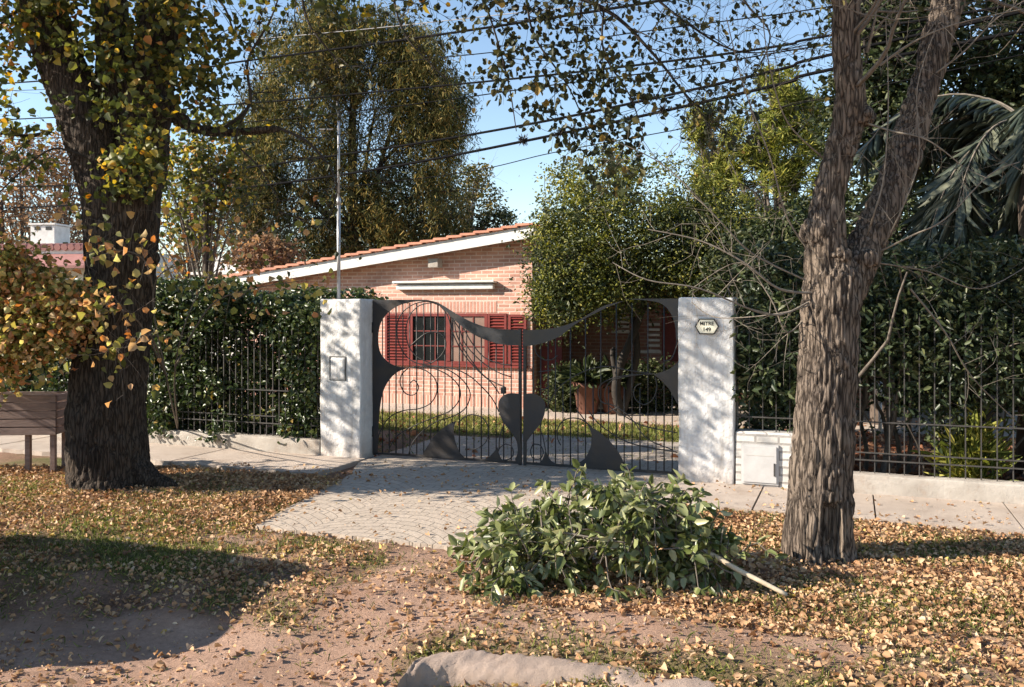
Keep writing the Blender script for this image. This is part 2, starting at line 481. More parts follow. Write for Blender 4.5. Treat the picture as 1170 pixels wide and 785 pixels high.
# ------------------------------------------------------------------ ground
DRV0, DRV1, DRVF = -2.1, 2.25, 3.42      # driveway in fence frame (s range, front t)
def rut(s, t):
    """how much of bare dirt (0..1)"""
    w = mn.noise(Vector((s * .8, t * 1.1, 3.3))) * .8 + mn.noise(Vector((s * 2.7, t * 2.7, 9.3))) * .35
    v = 0.0
    v = max(v, min(1, (t - float(np.interp(s, [-1.7, -.2, 1.1, 1.7, 2.3], [5.6, 5.25, 5.2, 5.6, 6.6])) - w * .3) * 3.5))   # wheel track
    c = 1 - abs(s - .9 + w * .6) / .6                                                               # worn path from the drive
    if t > DRVF - .2: v = max(v, min(1, c * 2.0) * .9)
    for cs_, ct_, rs_, rt_ in ((2.8, 4.6, 1.8, .6), (4.6, 4.4, 1.1, .5), (-.9, 3.75, .45, .3), (1.8, 4.9, .9, .4)):
        c2 = 1 - math.hypot((s - cs_ + w * .4) / rs_, (t - ct_ - .3 * w) / rt_)
        v = max(v, min(1, c2 * 2.0) * .85)
    return max(0.0, min(1.0, v))
def green(s, t):
    w = mn.noise(Vector((s * 1.0, t * 1.6, 13.3))) + .5 * mn.noise(Vector((s * 3.2, t * 3.2, 2.3)))
    if t < -0.5:
        lx = 1 if (-4.9 < t < -2.8 and s < 2.6) else 0
        return lx * (0.75 + .25 * w)
    if t > 1.1:
        return max(0, min(1, .22 + w * .9))
    return 0
def gh(x, y):
    s, t = local_t(x, y)
    h = mn.noise(Vector((x * .9, y * .9, 0))) * .02 + mn.noise(Vector((x * 3, y * 3, 5))) * .008
    if t < 1.2 or (t < DRVF and DRV0 < s < DRV1):
        h = h * .2 - .025
    e = max(0, t - 5.0)
    h -= min(.10, e * .13)
    if t > 3.6:
        h += .07 * math.exp(-((s - 3.2) / 1.5) ** 2 - ((t - 4.7) / .35) ** 2)
        h += mn.noise(Vector((x * 1.6, y * 2.2, 8))) * .045
        h += mn.noise(Vector((x * 6, y * 6, 18))) * .008
        h += .05 * math.exp(-((s - 2.6) / 1.6) ** 2 - ((t - 5.15) / .28) ** 2)
    return h
xs = np.concatenate([-np.geomspace(400, 9.6, 16), np.arange(-9.5, 9.5, .055), np.geomspace(9.6, 400, 16)])
ys = np.concatenate([[-60, -20, -5, 0, 2], np.arange(3.0, 12.2, .055), np.arange(12.3, 20, .3), np.geomspace(21, 900, 20)])
gx, gy = np.meshgrid(xs, ys)
V = []; dirt_a = []; grass_a = []
for x, y in zip(gx.ravel(), gy.ravel()):
    near = abs(x) < 9.6 and 2.5 < y < 13
    V.append((x, y, gh(x, y) if near else (-.02 if y > 2.5 else -.12)))
    s, t = local_t(x, y)
    dirt_a.append(rut(s, t) if near else (1.0 if t > 5.6 else .0)); grass_a.append(green(s, t) if -9 < s < 9 else .5)
nx, ny = len(xs), len(ys)
i = np.arange(nx * ny).reshape(ny, nx)
Fq = np.stack([i[:-1, :-1], i[:-1, 1:], i[1:, 1:], i[1:, :-1]], -1).reshape(-1, 4)
g = np_mesh('ground', np.array(V), Fq, M['ground'], smooth=True)
for nm, arr in (('dirt', dirt_a), ('grass', grass_a)):
    at = g.data.attributes.new(nm, 'FLOAT', 'POINT'); at.data.foreach_set("value", np.array(arr, np.float32))
tag(g, kind='structure')

# structure sheets, in the fence frame ---------------------------------------
def sheet(name, outline, z, th, mat, sub=None):
    mb = MB()
    m = len(outline)
    mb.add([(a, b, z) for a, b in outline] + [(a, b, z - th) for a, b in outline],
           [tuple(range(m))] + [(k_, (k_ + 1) % m, m + (k_ + 1) % m, m + k_) for k_ in range(m)])
    o = mb.build(name, mat, loc=OF, rz=ROT)
    return tag(o, kind='structure')
# local frame: x = s, y = b = -t
def ragged(x0, x1, y, amp=.03, step=.15, seed=1):
    k = max(2, int(abs(x1 - x0) / step))
    return [(x0 + (x1 - x0) * q / k, y + mn.noise(Vector((q * .7, seed, 0))) * amp) for q in range(k + 1)]
def raggedv(y0, y1, x, amp=.05, step=.12, seed=1):
    return [(b_, a_) for a_, b_ in ragged(y0, y1, x, amp, step, seed)]
dle = [(np.interp(-b_, [-.3, .2, 1.0, 2.2, 3.4], [-2.08, -2.05, -1.68, -1.45, -1.22]) + mn.noise(Vector((b_ * 5, 2, 0))) * .05, b_) for b_ in np.linspace(-.1, -3.36, 24)]
dr = [(-2.07, 2.4)] + dle + ragged(-1.15, 1.95, -3.42, .06, .15, 3) + raggedv(-3.3, -1.2, 2.0, .05, .15, 4) + [(2.0, -1.2), (2.0, 2.4)]
sheet('driveway', dr, .022, .08, M['paving'])
edges = [-12, -9.6, -7.6, -5.9, -4.3, -2.07]
for q in range(len(edges) - 1):
    y1 = -1.12
    sheet('pavement', [(edges[q] + .008, .02)] + [(edges[q] + .008, y1 + .04 * math.sin(q * 2.1))] + ragged(edges[q] + .1, edges[q + 1] - .1, y1, .07, .12, q + 10) + [(edges[q + 1] - .008, y1)] + [(edges[q + 1] - .008, .02)], .035 + .004 * (q % 2), .09, M['concrete'])
edges = [2.02, 2.98, 4.10, 5.32, 6.9, 8.6, 11]
for q in range(len(edges) - 1):
    sheet('pavement', [(edges[q] + .008, .02)] + ragged(edges[q] + .008, edges[q + 1] - .008, -1.18, .012, .2, q + 30) + [(edges[q + 1] - .008, .02)], .035 + .005 * ((q + 1) % 2), .09, M['concrete'])
# paved strip in front of the house, garden path
sheet('terrace', [(-9, 5.2), (8, 5.2), (8, 10.5), (-9, 10.5)], .03, .05, M['concrete'])
sheet('garden_path', [(-1.0, 2.0), (2.6, 2.0), (2.6, 3.0), (-1.0, 3.0)], .018, .05, M['kerb'])

# ------------------------------------------------------------------ gate posts
def rough_box(name, x0, x1, y0, y1, z0, z1, mat, parent=None, amp=.006, st=.06, seed=0, loc=None, rz=None):
    bm = bmesh.new()
    bmesh.ops.create_cube(bm, size=1)
    for v_ in bm.verts:
        v_.co = Vector(((x0 if v_.co.x < 0 else x1), (y0 if v_.co.y < 0 else y1), (z0 if v_.co.z < 0 else z1)))
    bmesh.ops.bevel(bm, geom=list(bm.edges), offset=.018, segments=2, affect='EDGES', profile=.5)
    for ax, (lo, hi) in enumerate(((x0, x1), (y0, y1), (z0, z1))):
        q = lo + st
        while q < hi - st * .5:
            co = [0, 0, 0]; co[ax] = q; no = [0, 0, 0]; no[ax] = 1
            bmesh.ops.bisect_plane(bm, geom=bm.verts[:] + bm.edges[:] + bm.faces[:], plane_co=co, plane_no=no)
            q += st
    for v_ in bm.verts:
        p_ = v_.co
        v_.co = p_ + Vector((mn.noise(p_ * 2.2 + Vector((seed, 0, 0))), mn.noise(p_ * 2.2 + Vector((0, seed, 7))), .6 * mn.noise(p_ * 3 + Vector((9, 0, seed))))) * amp * 2.2 \
            + Vector((mn.noise(p_ * 11 + Vector((seed, 3, 0))), mn.noise(p_ * 11 + Vector((0, seed, 7))), 0)) * amp * .6
    me = bpy.data.meshes.new(name); bm.to_mesh(me); bm.free()
    for p_ in me.polygons: p_.use_smooth = True
    me.materials.append(mat)
    o = bpy.data.objects.new(name, me)
    if loc is not None: o.location = loc
    if rz is not None: o.rotation_euler = (0, 0, rz)
    return link(o, parent)

PH = 2.13
pl = empty('gate_post', FW(-2.45, 0), ROT, label='whitewashed square masonry post carrying the thin metal mast', cat='gate post', group='white posts either side of the gate')
rough_box('post_shaft', -.31, .31, 0, .46, -.1, PH, M['plaster'], pl, seed=3)
mb = MB(); c0, c1, z0, z1 = -.16, .09, 1.05, 1.37
for (a, b_, e, f_) in ((c0, c1, z0, z0 + .006), (c0, c1, z1 - .006, z1), (c0, c0 + .006, z0 + .006, z1 - .006), (c1 - .006, c1, z0 + .006, z1 - .006)):
    mb.box(a, b_, -.009, .01, e, f_)
mfr = mb.build('meter_hatch', M['fence_iron'], pl)
rough_box('hatch_door', c0 + .014, c1 - .014, -.010, .01, z0 + .014, z1 - .014, M['plaster'], mfr, amp=.002, seed=4)
pr = empty('gate_post', FW(2.35, 0), ROT, label='whitewashed square masonry post bearing the cream number plate', cat='gate post', group='white posts either side of the gate')
rough_box('post_shaft', -.31, .31, 0, .46, -.1, PH, M['plaster'], pr, seed=8)

# house number plate on the right post
s_, z_ = hit(808, 373, 0)
pn = empty('house_number_plate', FW(s_, -.012, z_), ROT, label='cream hexagonal enamel plate with street name and number', cat='number plate')
hexo = lambda w_, h_: [(-w_, 0), (-w_ * .62, h_), (w_ * .62, h_), (w_, 0), (w_ * .62, -h_), (-w_ * .62, -h_)]
MB().prism(hexo(.135, .088), -.012, .0).build('plate_rim', M['black'], pn)
MB().prism(hexo(.120, .076), -.015, -.0125).build('plate_face', M['plate_cream'], pn)
for txt, zz, sz in (('MITRE', .014, .058), ('149', -.054, .062)):
    cu = bpy.data.curves.new('lettering', 'FONT'); cu.body = txt; cu.size = sz; cu.align_x = 'CENTER'; cu.extrude = .001; cu.offset = .0014
    cu.materials.append(M['black'])
    tmp = bpy.data.objects.new('tmp_text', cu); COL.objects.link(tmp)
    bpy.context.view_layer.update()
    me = bpy.data.meshes.new_from_object(tmp.evaluated_get(bpy.context.evaluated_depsgraph_get())); bpy.data.objects.remove(tmp)
    o = bpy.data.objects.new('lettering', me); o.location = (0, -.0165, zz); o.rotation_euler = (R(90), 0, 0)
    link(o, pn)

# mast on the left post
s_, _ = hit(387, 340, .2)
ms = empty('metal_mast', FW(s_, .2, PH - .02), 0, label='slim pale metal mast rising from the top of the left gate post', cat='mast')
_, zt = hit(386, 124, .2)
MB().tube([(0, 0, 0), (0, 0, 1.35)], .024, 10).build('lower_pipe', M['mast'], ms, True)
MB().tube([(0, 0, 1.35), (0, 0, zt - PH - .15)], .017, 10).build('upper_pipe', M['mast'], ms, True)
MB().tube([(0, 0, zt - PH - .15), (0, 0, zt - PH + .0)], .014, 8).tube([(0, 0, zt - PH), (-.02, 0, zt - PH + .12)], [.03, .012], 8).build('mast_cap', M['black'], ms, True)
MB().tube([(0, 0, 1.30), (0, 0, 1.40)], .031, 10).build('pipe_clamp', M['mast'], ms, True)
MB().box(-.26, .02, -.012, .012, 2.32, 2.335).build('cross_arm', M['mast'], ms)

# ------------------------------------------------------------------ the gate
GB = .33
def Z(X, Y):                       # coordinates in the zoomed crop of the gate -> (s, z)
    return hit(420 + X / 3.162, 330 + Y / 3.162, GB)
def crv(pts, k=10):
    """Catmull-Rom"""
    pts = [Vector(p) for p in pts]
    out = []
    for a in range(len(pts) - 1):
        p0 = pts[max(a - 1, 0)]; p1 = pts[a]; p2 = pts[a + 1]; p3 = pts[min(a + 2, len(pts) - 1)]
        for q in range(k):
            u = q / k
            out.append(.5 * ((2 * p1) + (p2 - p0) * u + (2 * p0 - 5 * p1 + 4 * p2 - p3) * u * u + (3 * p1 - p0 - 3 * p2 + p3) * u ** 3))
    out.append(pts[-1])
    return out
S0, S1 = -2.13, 2.035
SC = Z(560, 300)[0]
gate = empty('driveway_gate', FW(SC, GB), ROT, label='black iron double gate with sweeping sheet metal wave, central heart and scrolls', cat='gate')
def zloc(pts): return [(Z(*p)[0] - SC, Z(*p)[1]) for p in pts]
def mirror(pts): return [(-a, c) for a, c in pts]
zb = .07
zb = .06
# the left plate outline (outer edge along the post, inner edge with two bites)
Lp_in = crv(zloc([(262, 52), (215, 45), (150, 50), (95, 72), (55, 115), (42, 170), (48, 225), (75, 262), (112, 280), (150, 285)]), 5)
Lp_in2 = crv(zloc([(150, 285), (112, 300), (82, 328), (60, 370), (48, 430), (42, 520), (40, 590)]), 5)
xl = S0 - SC; xr = S1 - SC
ztop = Z(28, 40)[1]
def mk_plate(inner, x_out, top_pts):
    o_ = [(x_out, zb)] + [(x_out, ztop)] + top_pts + [tuple(p_) for p_ in inner]
    return o_
wave_up = crv(zloc([(215, 41), (245, 46), (270, 57), (320, 88), (380, 120), (450, 142), (552, 148)]), 5)
wave_dn = crv(zloc([(552, 205), (480, 199), (400, 172), (340, 132), (300, 95), (262, 58)]), 5)
tp = zloc([(215, 40.5)])
lplate = [(xl, zb), (xl, ztop), (tp[0][0], ztop)] + [tuple(p_)[:2] for p_ in Lp_in] + [tuple(p_)[:2] for p_ in Lp_in2[1:]]
# Vector of 2-tuples -> keep xy
lplate = [(p_[0], p_[1]) for p_ in lplate]
wave_l = [(p_[0], p_[1]) for p_ in wave_up] + [(-.012, wave_up[-1][1]), (-.012, wave_dn[0][1])] + [(p_[0], p_[1]) for p_ in wave_dn]
# right leaf traced separately
wu = crv(zloc([(570, 149), (640, 146), (700, 136), (760, 115), (810, 86), (860, 60), (930, 43)]), 5)
wd = crv(zloc([(870, 66), (800, 101), (750, 130), (690, 175), (620, 200), (570, 207)]), 5)
wave_r = [(.012, wu[0][1])] + [(p_[0], p_[1]) for p_ in wu] + [(p_[0], p_[1]) for p_ in wd] + [(.012, wd[-1][1])]
sr = xr / -xl
rp_top = crv([(p_[0], p_[1]) for p_ in zloc([(1010, 42), (1060, 52), (1095, 85), (1112, 130), (1116, 180)])], 5)
rp_top = [(p_[0], p_[1]) for p_ in rp_top]
rplate_top = [(xr, Z(1125, 190)[1]), (xr, ztop), (zloc([(930, 40)])[0][0], ztop)] + rp_top
rp_mid = [(p_[0], p_[1]) for p_ in crv(zloc([(1125, 262), (1090, 290), (1035, 308)]), 5)] + [(p_[0], p_[1]) for p_ in crv(zloc([(1060, 328), (1090, 360), (1110, 395), (1124, 420)]), 5)]
def flip(o_): return o_
def plate(name, outline, par, th=.008, y=0):
    return MB().prism(outline, y - th / 2, y + th / 2).build(name, M['plate'], par)
def xz(pts, y=0): return [(p_[0], y, p_[1]) for p_ in pts]
def bar(name, pts, r, par, k=6, y=0, mat='gate_iron'):
    return MB().tube(xz(pts, y), r, k).build(name, M[mat], par, True)

def inside_any(x, z, polys):
    for po in polys:
        c = False; m = len(po)
        for a in range(m):
            x1, z1 = po[a]; x2, z2 = po[a - 1]
            if (z1 > z) != (z2 > z) and x < (x2 - x1) * (z - z1) / (z2 - z1) + x1: c = not c
        if c: return True
    return False

heart_l = [(p_[0], p_[1]) for p_ in crv(zloc([(553, 379), (515, 377), (485, 392), (475, 425), (490, 475), (520, 515), (541, 550), (545, 590), (536, 615), (545, 632), (565, 634), (575, 618), (568, 590), (557, 560), (554, 540)]), 4)]
heart_l = [(min(a, -.012), c) for a, c in heart_l]
heart_r = [(p_[0], p_[1]) for p_ in crv(zloc([(568, 379), (605, 378), (636, 398), (645, 428), (632, 478), (600, 520), (577, 550), (568, 556)]), 4)]
heart_r = [(max(a, .012), c) for a, c in heart_r]
fin_l = [(p_[0], p_[1]) for p_ in crv(zloc([(322, 476), (290, 492), (252, 522), (228, 556), (205, 592), (208, 606)]), 4)] + zloc([(360, 616)]) + [(p_[0], p_[1]) for p_ in crv(zloc([(335, 590), (318, 545), (314, 505)]), 4)]
fin_r = [(p_[0], p_[1]) for p_ in crv(zloc([(800, 494), (838, 515), (880, 553), (915, 600), (937, 655)]), 4)] + zloc([(740, 644)]) + [(p_[0], p_[1]) for p_ in crv(zloc([(788, 612), (808, 570), (812, 525)]), 4)]
claw_l = [(p_[0], p_[1]) for p_ in crv(zloc([(410, 620), (440, 607), (462, 585), (472, 572)]), 4)] + [(p_[0], p_[1]) for p_ in crv(zloc([(476, 590), (485, 612), (505, 630)]), 4)]
claw_r = [(p_[0], p_[1]) for p_ in crv(zloc([(608, 634), (630, 622), (640, 600), (645, 582)]), 4)] + [(p_[0], p_[1]) for p_ in crv(zloc([(652, 600), (668, 622), (700, 638)]), 4)]

for side in (-1, 1):
    leaf = MB()
    xo = xl if side < 0 else xr
    # leaf frame: hinge stile, meeting stile, bottom rail, thin top rail
    a0, a1 = (xo, xo + .03) if side < 0 else (xo - .03, xo)
    leaf.box(a0, a1, -.02, .02, zb - .03, ztop + .005)
    m0, m1 = (-.05, -.014) if side < 0 else (.014, .05)
    leaf.box(m0, m1, -.018, .018, zb - .03, wave_up[-1][1] + .01)
    lo, hi = (a1, m0) if side < 0 else (m1, a0)
    leaf.box(lo, hi, -.012, .012, zb - .02, zb + .012)
    lf = leaf.build('gate_leaf', M['gate_iron'], gate)
    polys = [lplate, wave_l, heart_l, fin_l, claw_l] if side < 0 else [rplate_top, rp_mid, wave_r, heart_r, fin_r, claw_r]
    names = ['side_plate', 'wave_plate', 'heart_plate', 'fin_plate', 'fin_plate'] if side < 0 else ['side_plate', 'side_plate', 'wave_plate', 'heart_plate', 'fin_plate', 'fin_plate']
    for nm, po in zip(names, polys): plate(nm, po, lf, y=-.026)
    # upright bars
    k = 20
    for q in range(1, k):
        x = lo + (hi - lo) * q / k
        tz = ztop - .04
        while tz > 1.0 and not (side < 0 and x < wave_l[0][0]) and not inside_any(x, tz, [wave_l if side < 0 else wave_r]):
            tz -= .02
        if side > 0 and tz > 1.0 and x > rplate_top[3][0]: tz = ztop - .05
        if tz <= 1.0: tz = ztop - .05
        if side > 0 and x > .35 and q % 2: tz = 1.05
        MB().tube([(x, 0, zb), (x, 0, tz)], .0075 if q % 3 else .009, 6).build('bar', M['gate_iron'], lf, True)
    if side < 0:
        lx_, lz_ = zloc([(490, 368)])[0]
        MB().box(lx_ - .02, lx_ + .035, -.04, .02, lz_ - .035, lz_ + .045).build('lock_box', M['iron'], lf, bevel=.004)
    for hz_ in (.35, 1.75):
        hx_ = a0 if side < 0 else a1
        MB().tube([(hx_, -.022, hz_ - .07), (hx_, -.022, hz_ + .07)], .018, 10).build('hinge', M['iron'], lf, True)
    # scrolls, traced
    if side < 0:
        SCR = [
            [(262, 60), (215, 46), (160, 60), (118, 100), (108, 160), (125, 220), (165, 262), (215, 272), (258, 250), (284, 210), (278, 175), (250, 157), (215, 160), (180, 185), (150, 212)],
            [(240, 50), (190, 60), (155, 95), (140, 150), (150, 205), (180, 245), (230, 268)],
            [(150, 285), (125, 310), (120, 345), (140, 378), (170, 382), (186, 355), (170, 330), (152, 345)],
            [(150, 285), (205, 292), (245, 325), (252, 370), (232, 410), (190, 432), (130, 440), (80, 465), (45, 520), (40, 560)],
            [(165, 282), (230, 285), (290, 310), (330, 350), (335, 395), (300, 440), (240, 465), (180, 490), (110, 530), (80, 580), (84, 600)],
            [(190, 280), (270, 285), (335, 320), (372, 375), (355, 430), (310, 460), (250, 480), (200, 515), (165, 555), (150, 600)],
            [(200, 276), (300, 285), (370, 315), (430, 370), (460, 410), (476, 445)],
            [(262, 60), (290, 95), (310, 160), (345, 230), (400, 295), (450, 340), (478, 380)],
            [(290, 84), (330, 140), (355, 200), (410, 260), (470, 300), (520, 318)],
            [(345, 135), (375, 190), (420, 245), (480, 270), (520, 275)],
            [(315, 110), (325, 170), (370, 250), (430, 320), (500, 356)],
            [(330, 480), (370, 455), (415, 465), (438, 505), (430, 550), (400, 575), (370, 580)],
            [(500, 560), (478, 575), (472, 605), (492, 620), (520, 610), (528, 590), (520, 568), (500, 560)],
            [(476, 450), (495, 480), (480, 530), (476, 575)],
        ]
    else:
        SCR = [
            [(605, 208), (612, 235), (640, 256), (668, 255), (688, 240)],
            [(1035, 308), (980, 300), (930, 292), (870, 280), (800, 292), (740, 320), (695, 355), (665, 395), (648, 430)],
            [(1040, 318), (1046, 360), (1030, 400), (1000, 418), (972, 402), (962, 375), (972, 350), (990, 342)],
            [(1035, 308), (960, 310), (890, 322), (845, 345), (835, 380), (850, 410), (900, 425), (955, 470), (1010, 540), (1100, 580)],
            [(1000, 308), (930, 318), (878, 335), (858, 380), (875, 425), (930, 460), (1000, 495), (1120, 520)],
            [(760, 440), (790, 480), (815, 510)],
            [(830, 445), (860, 450), (880, 440), (910, 425)],
            [(800, 440), (830, 480), (880, 520), (960, 560), (1120, 590)],
            [(812, 500), (770, 470), (720, 470), (690, 500), (688, 540), (700, 565)],
            [(600, 560), (590, 585), (600, 612), (625, 612), (636, 590), (625, 565), (600, 560)],
            [(640, 430), (625, 490), (636, 540), (645, 585)],
            [(620, 300), (648, 296), (670, 292)], [(625, 365), (640, 362), (662, 350)],
            [(1070, 52), (1108, 110), (1118, 190), (1100, 250), (1070, 262)],
        ]
    for sc in SCR:
        pts = [(p_[0], p_[1]) for p_ in crv(zloc(sc), 6)]
        MB().tube(xz(pts, -.014), .0075, 6).build('scroll', M['gate_iron'], lf, True)

# ------------------------------------------------------------------ fences and low walls
def fence(s0, s1, base, top, sp, label, rails, bars_from=None):
    bw = .0055 if s0 > 0 else .006
    o = empty('iron_fence', FW((s0 + s1) / 2, .12), ROT, label=label, cat='fence')
    h = (s1 - s0) / 2
    for z in rails:
        MB().box(-h, h, -.008, .008, z, z + .014).build('rail', M['fence_iron'], o)
    k = int((s1 - s0) / sp)
    for q in range(k + 1):
        x = -h + q * sp
        MB().box(x - bw, x + bw, -.007 + .0155, .007 + .0155, base, top).build('bar', M['fence_iron'], o)
    return o
def lowwall(s0, s1, h, label, seed):
    c = (s0 + s1) / 2
    o = rough_box('low_wall', s0 - c, s1 - c, 0, .22, -.1, h, M['lowwall'], None, amp=.006, st=.12, seed=seed, loc=FW(c, .005), rz=ROT)
    tag(o, label, 'wall')
    return o
lowwall(-11.5, -2.77, .235, 'low sunlit plaster kerb wall under the leafy fence beside the left post', 11)
lowwall(3.41, 10.5, .235, 'low stained plaster wall under the iron fence behind the big right tree', 12)
fence(-9.5, -2.78, .225, 1.72, .105, 'slim iron railing overgrown by the dark hedge', [.40, .50, .86])
fence(2.67, 9.6, .225, 1.95, .145, 'thin iron railing in front of the shaded garden with leaf litter', [.37, .45, .78])
# meter wall with its little door
mw = empty('meter_wall', FW(3.04, 0), ROT, label='short white painted brick wall with metal meter door beside the number post', cat='wall')
rough_box('brickwork', -.37, .36, .02, .30, -.08, .63, M['brick_white'], mw, amp=.002, seed=21)
dp = MB().box(-.30, .10, -.003, .018, .06, .50).build('door_frame', M['door_paint'], mw)
dd = MB().box(-.28, .08, -.016, -.0035, .08, .48).build('meter_door', M['door_paint'], mw, bevel=.003)
MB().box(.05, .066, -.026, -.0165, .16, .30).build('handle', M['fence_iron'], dd)
MB().box(-.25, .05, -.0185, -.0162, .375, .381).build('seam', M['stone'], dd)

# ------------------------------------------------------------------ tree trunks (smooth blend by remesh, furrowed bark)
def trunk_mesh(name, tubes, mat, parent, voxel=.02, bark=(14, 14, 3.2), amp=.02, knots=(), scar=False):
    mb = MB()
    for pts, rad in tubes:
        mb.tube(pts, rad, 20)
    for c, r in knots:
        bm = bmesh.new(); bmesh.ops.create_icosphere(bm, subdivisions=2, radius=1)
        mb.add([Vector(c) + Vector((v_.co.x * r[0], v_.co.y * r[1], v_.co.z * r[2])) for v_ in bm.verts], [[v_.index for v_ in f_.verts] for f_ in bm.faces]); bm.free()
    tmp = mb.build('tmp_' + name, mat)
    md = tmp.modifiers.new('r', 'REMESH'); md.mode = 'VOXEL'; md.voxel_size = voxel
    sm = tmp.modifiers.new('s', 'SMOOTH'); sm.factor = .6; sm.iterations = 6
    dg = bpy.context.evaluated_depsgraph_get(); dg.update()
    me = bpy.data.meshes.new_from_object(tmp.evaluated_get(dg))
    bpy.data.objects.remove(tmp)
    me.name = name
    nrm_ = np.empty(len(me.vertices) * 3, np.float32); me.vertices.foreach_get('normal', nrm_); nrm_ = nrm_.reshape(-1, 3)
    for vi_, v_ in enumerate(me.vertices):
        p_ = v_.co.copy()
        q = Vector((p_.x * bark[0], p_.y * bark[1], p_.z * bark[2]))
        q += mn.noise_vector(Vector((p_.x * 5, p_.y * 5, p_.z * 3))) * .7
        ds, _ = mn.voronoi(q)
        e = min(.35, ds[1] - ds[0]) / .35
        big = mn.noise(p_ * 3.1) * .03 + mn.noise(p_ * 1.3) * .03
        v_.co = p_ + Vector(nrm_[vi_]) * (amp * (e - .6) + amp * .35 * mn.noise(q * 2.5) + big * .6)
    if scar:
        for v_ in me.vertices:
            if v_.co.y < 0 and v_.co.z < .55:
                f_ = max(0, 1 - ((v_.co.x - .03) / .085) ** 2) * max(0, 1 - (v_.co.z / .5) ** 4)
                v_.co.y += .07 * min(1, f_ * 2.5)
    me.materials.clear(); me.materials.append(mat)
    for p_ in me.polygons: p_.use_smooth = True
    o = bpy.data.objects.new(name, me)
    return link(o, parent)

def pxline(pts):
    """[(px,py,D,widthpx)] -> points, radii"""
    return [P(a, b_, D) for a, b_, D, w_ in pts], [w_ * .94 / F * D / 2 for a, b_, D, w_ in pts]
def rel(tubes, base):
    return [([Vector(p_) - base for p_ in a], b_) for a, b_ in tubes]

def smooth_line(pts, rad, k=5):
    c = crv(pts, k)
    rr = []
    for a in range(len(rad) - 1):
        for q in range(k): rr.append(rad[a] + (rad[a+1] - rad[a]) * q / k)
    rr.append(rad[-1])
    return c, rr

# twig growth -----------------------------------------------------------------
def wander(p, dr_, length, steps, jit, grav=0):
    pts = [Vector(p)]; dv = Vector(dr_).normalized()
    st = length / steps
    for _ in range(steps):
        dv = (dv + Vector((random.gauss(0, jit), random.gauss(0, jit), random.gauss(0, jit) + grav))).normalized()
        pts.append(pts[-1] + dv * st)
    return pts
def twigs_on(mb, line, rad, n_, length, depth=2, jit=.18, grav=0, out=None, rmin=.0025, tstart=.15, spread=1.0, k=4, bias=None):
    """grow side twigs along a polyline; out collects (tip position, direction)"""
    m = len(line)
    for _ in range(n_):
        u = random.uniform(tstart, 1) * (m - 1)
        a = int(min(u, m - 2)); p = line[a].lerp(line[a + 1], u - a)
        t = (line[a + 1] - line[a]).normalized()
        dv = (t * .5 + Vector((random.gauss(0, 1), random.gauss(0, 1), random.gauss(0, 1))).normalized() * spread)
        if bias is not None: dv += bias
        L = length * random.uniform(.5, 1.2)
        r0 = max(rmin, min(rad[a] * .5, L * .012))
        st = max(3, int(L / .12))
        pts = wander(p, dv, L, st, jit, grav)
        rr = [r0 + (rmin * .6 - r0) * q / st for q in range(st + 1)]
        mb.tube(pts, rr, k, False)
        if depth > 1:
            twigs_on(mb, pts, rr, max(2, int(n_ * .25) if n_ > 12 else 3), length * .5, depth - 1, jit, grav, out, rmin, .1, spread, k)
        if out is not None:
            for q in range(max(1, st // 3), st + 1):
                out.append((pts[q], (pts[q] - pts[q - 1]).normalized()))
def leaf_on(pts, per, L, mat, name, parent, wid=.75, hang=.5, keep=1.0, spread=.05, rnd=None):
    pp = []; dd_ = []
    for p_, t_ in pts:
        if random.random() > keep: continue
        for _ in range(per):
            pp.append(p_); dd_.append(t_)
    if not pp: return None
    pp = np.array([tuple(a) for a in pp]) + rng.normal(size=(len(pp), 3)) * spread
    ax = np.array([tuple(a) for a in dd_]) * .3 + rng.normal(size=pp.shape) * .7 + np.array([0, 0, -hang])
    return leaves(name, pp, ax, rdir(len(pp)), L * rng.uniform(.6, 1.15, len(pp)), wid, mat, parent, rnd=rnd)

def cloud(N, ells, cl=40, crad=.25, shell=.5, gate=None, seed=0):
    """leaf positions: clusters inside ellipsoids [(c, r)], biased to the shell"""
    vol = np.array([e[1][0] * e[1][1] * e[1][2] for e in ells]) ** .67
    out = []
    K = max(1, N // cl)
    ch = rng.choice(len(ells), K, p=vol / vol.sum())
    for e_i in ch:
        c, r = ells[e_i]
        v = rng.normal(size=3); v /= np.linalg.norm(v)
        rr = rng.random() ** (1 / 3) if rng.random() > shell else rng.uniform(.75, 1.0)
        q = np.array(c) + v * np.array(r) * rr
        if gate is not None and mn.noise(Vector(q * gate) + Vector((seed, 0, 0))) < -.12: continue
        out.append(q[None, :] + rng.normal(size=(cl, 3)) * crad * np.array([1, 1, .7]) * rng.uniform(.5, 1.2))
    return np.concatenate(out)

# ---- right tree
bR = G(934, 636)
tr = empty('furrowed_tree', bR, 0, label='grey furrowed trunk forking in two, on the verge before the right railing', cat='tree')
D0 = bR.y
main = pxline([(934, 655, D0, 92), (934, 625, D0, 84), (936, 590, D0, 78), (940, 520, D0, 71), (945, 440, D0, 67), (948, 360, D0, 66), (952, 318, D0, 66), (955, 290, D0, 30)])
limL = pxline([(948, 350, D0, 50), (943, 290, D0, 48), (947, 230, D0, 38), (958, 180, D0, 34), (970, 130, D0 - .05, 36), (968, 80, D0 - .1, 32), (966, 0, D0 - .15, 32), (962, -120, D0 - .3, 32), (955, -300, D0 - .5, 24)])
limR = pxline([(955, 355, D0, 46), (985, 290, D0 + .1, 45), (1012, 235, D0 + .2, 40), (1035, 170, D0 + .3, 37), (1055, 100, D0 + .4, 35), (1078, 20, D0 + .5, 35), (1105, -80, D0 + .7, 40), (1140, -220, D0 + .9, 30)])
limits = [smooth_line(*x_) for x_ in (main, limL, limR)]
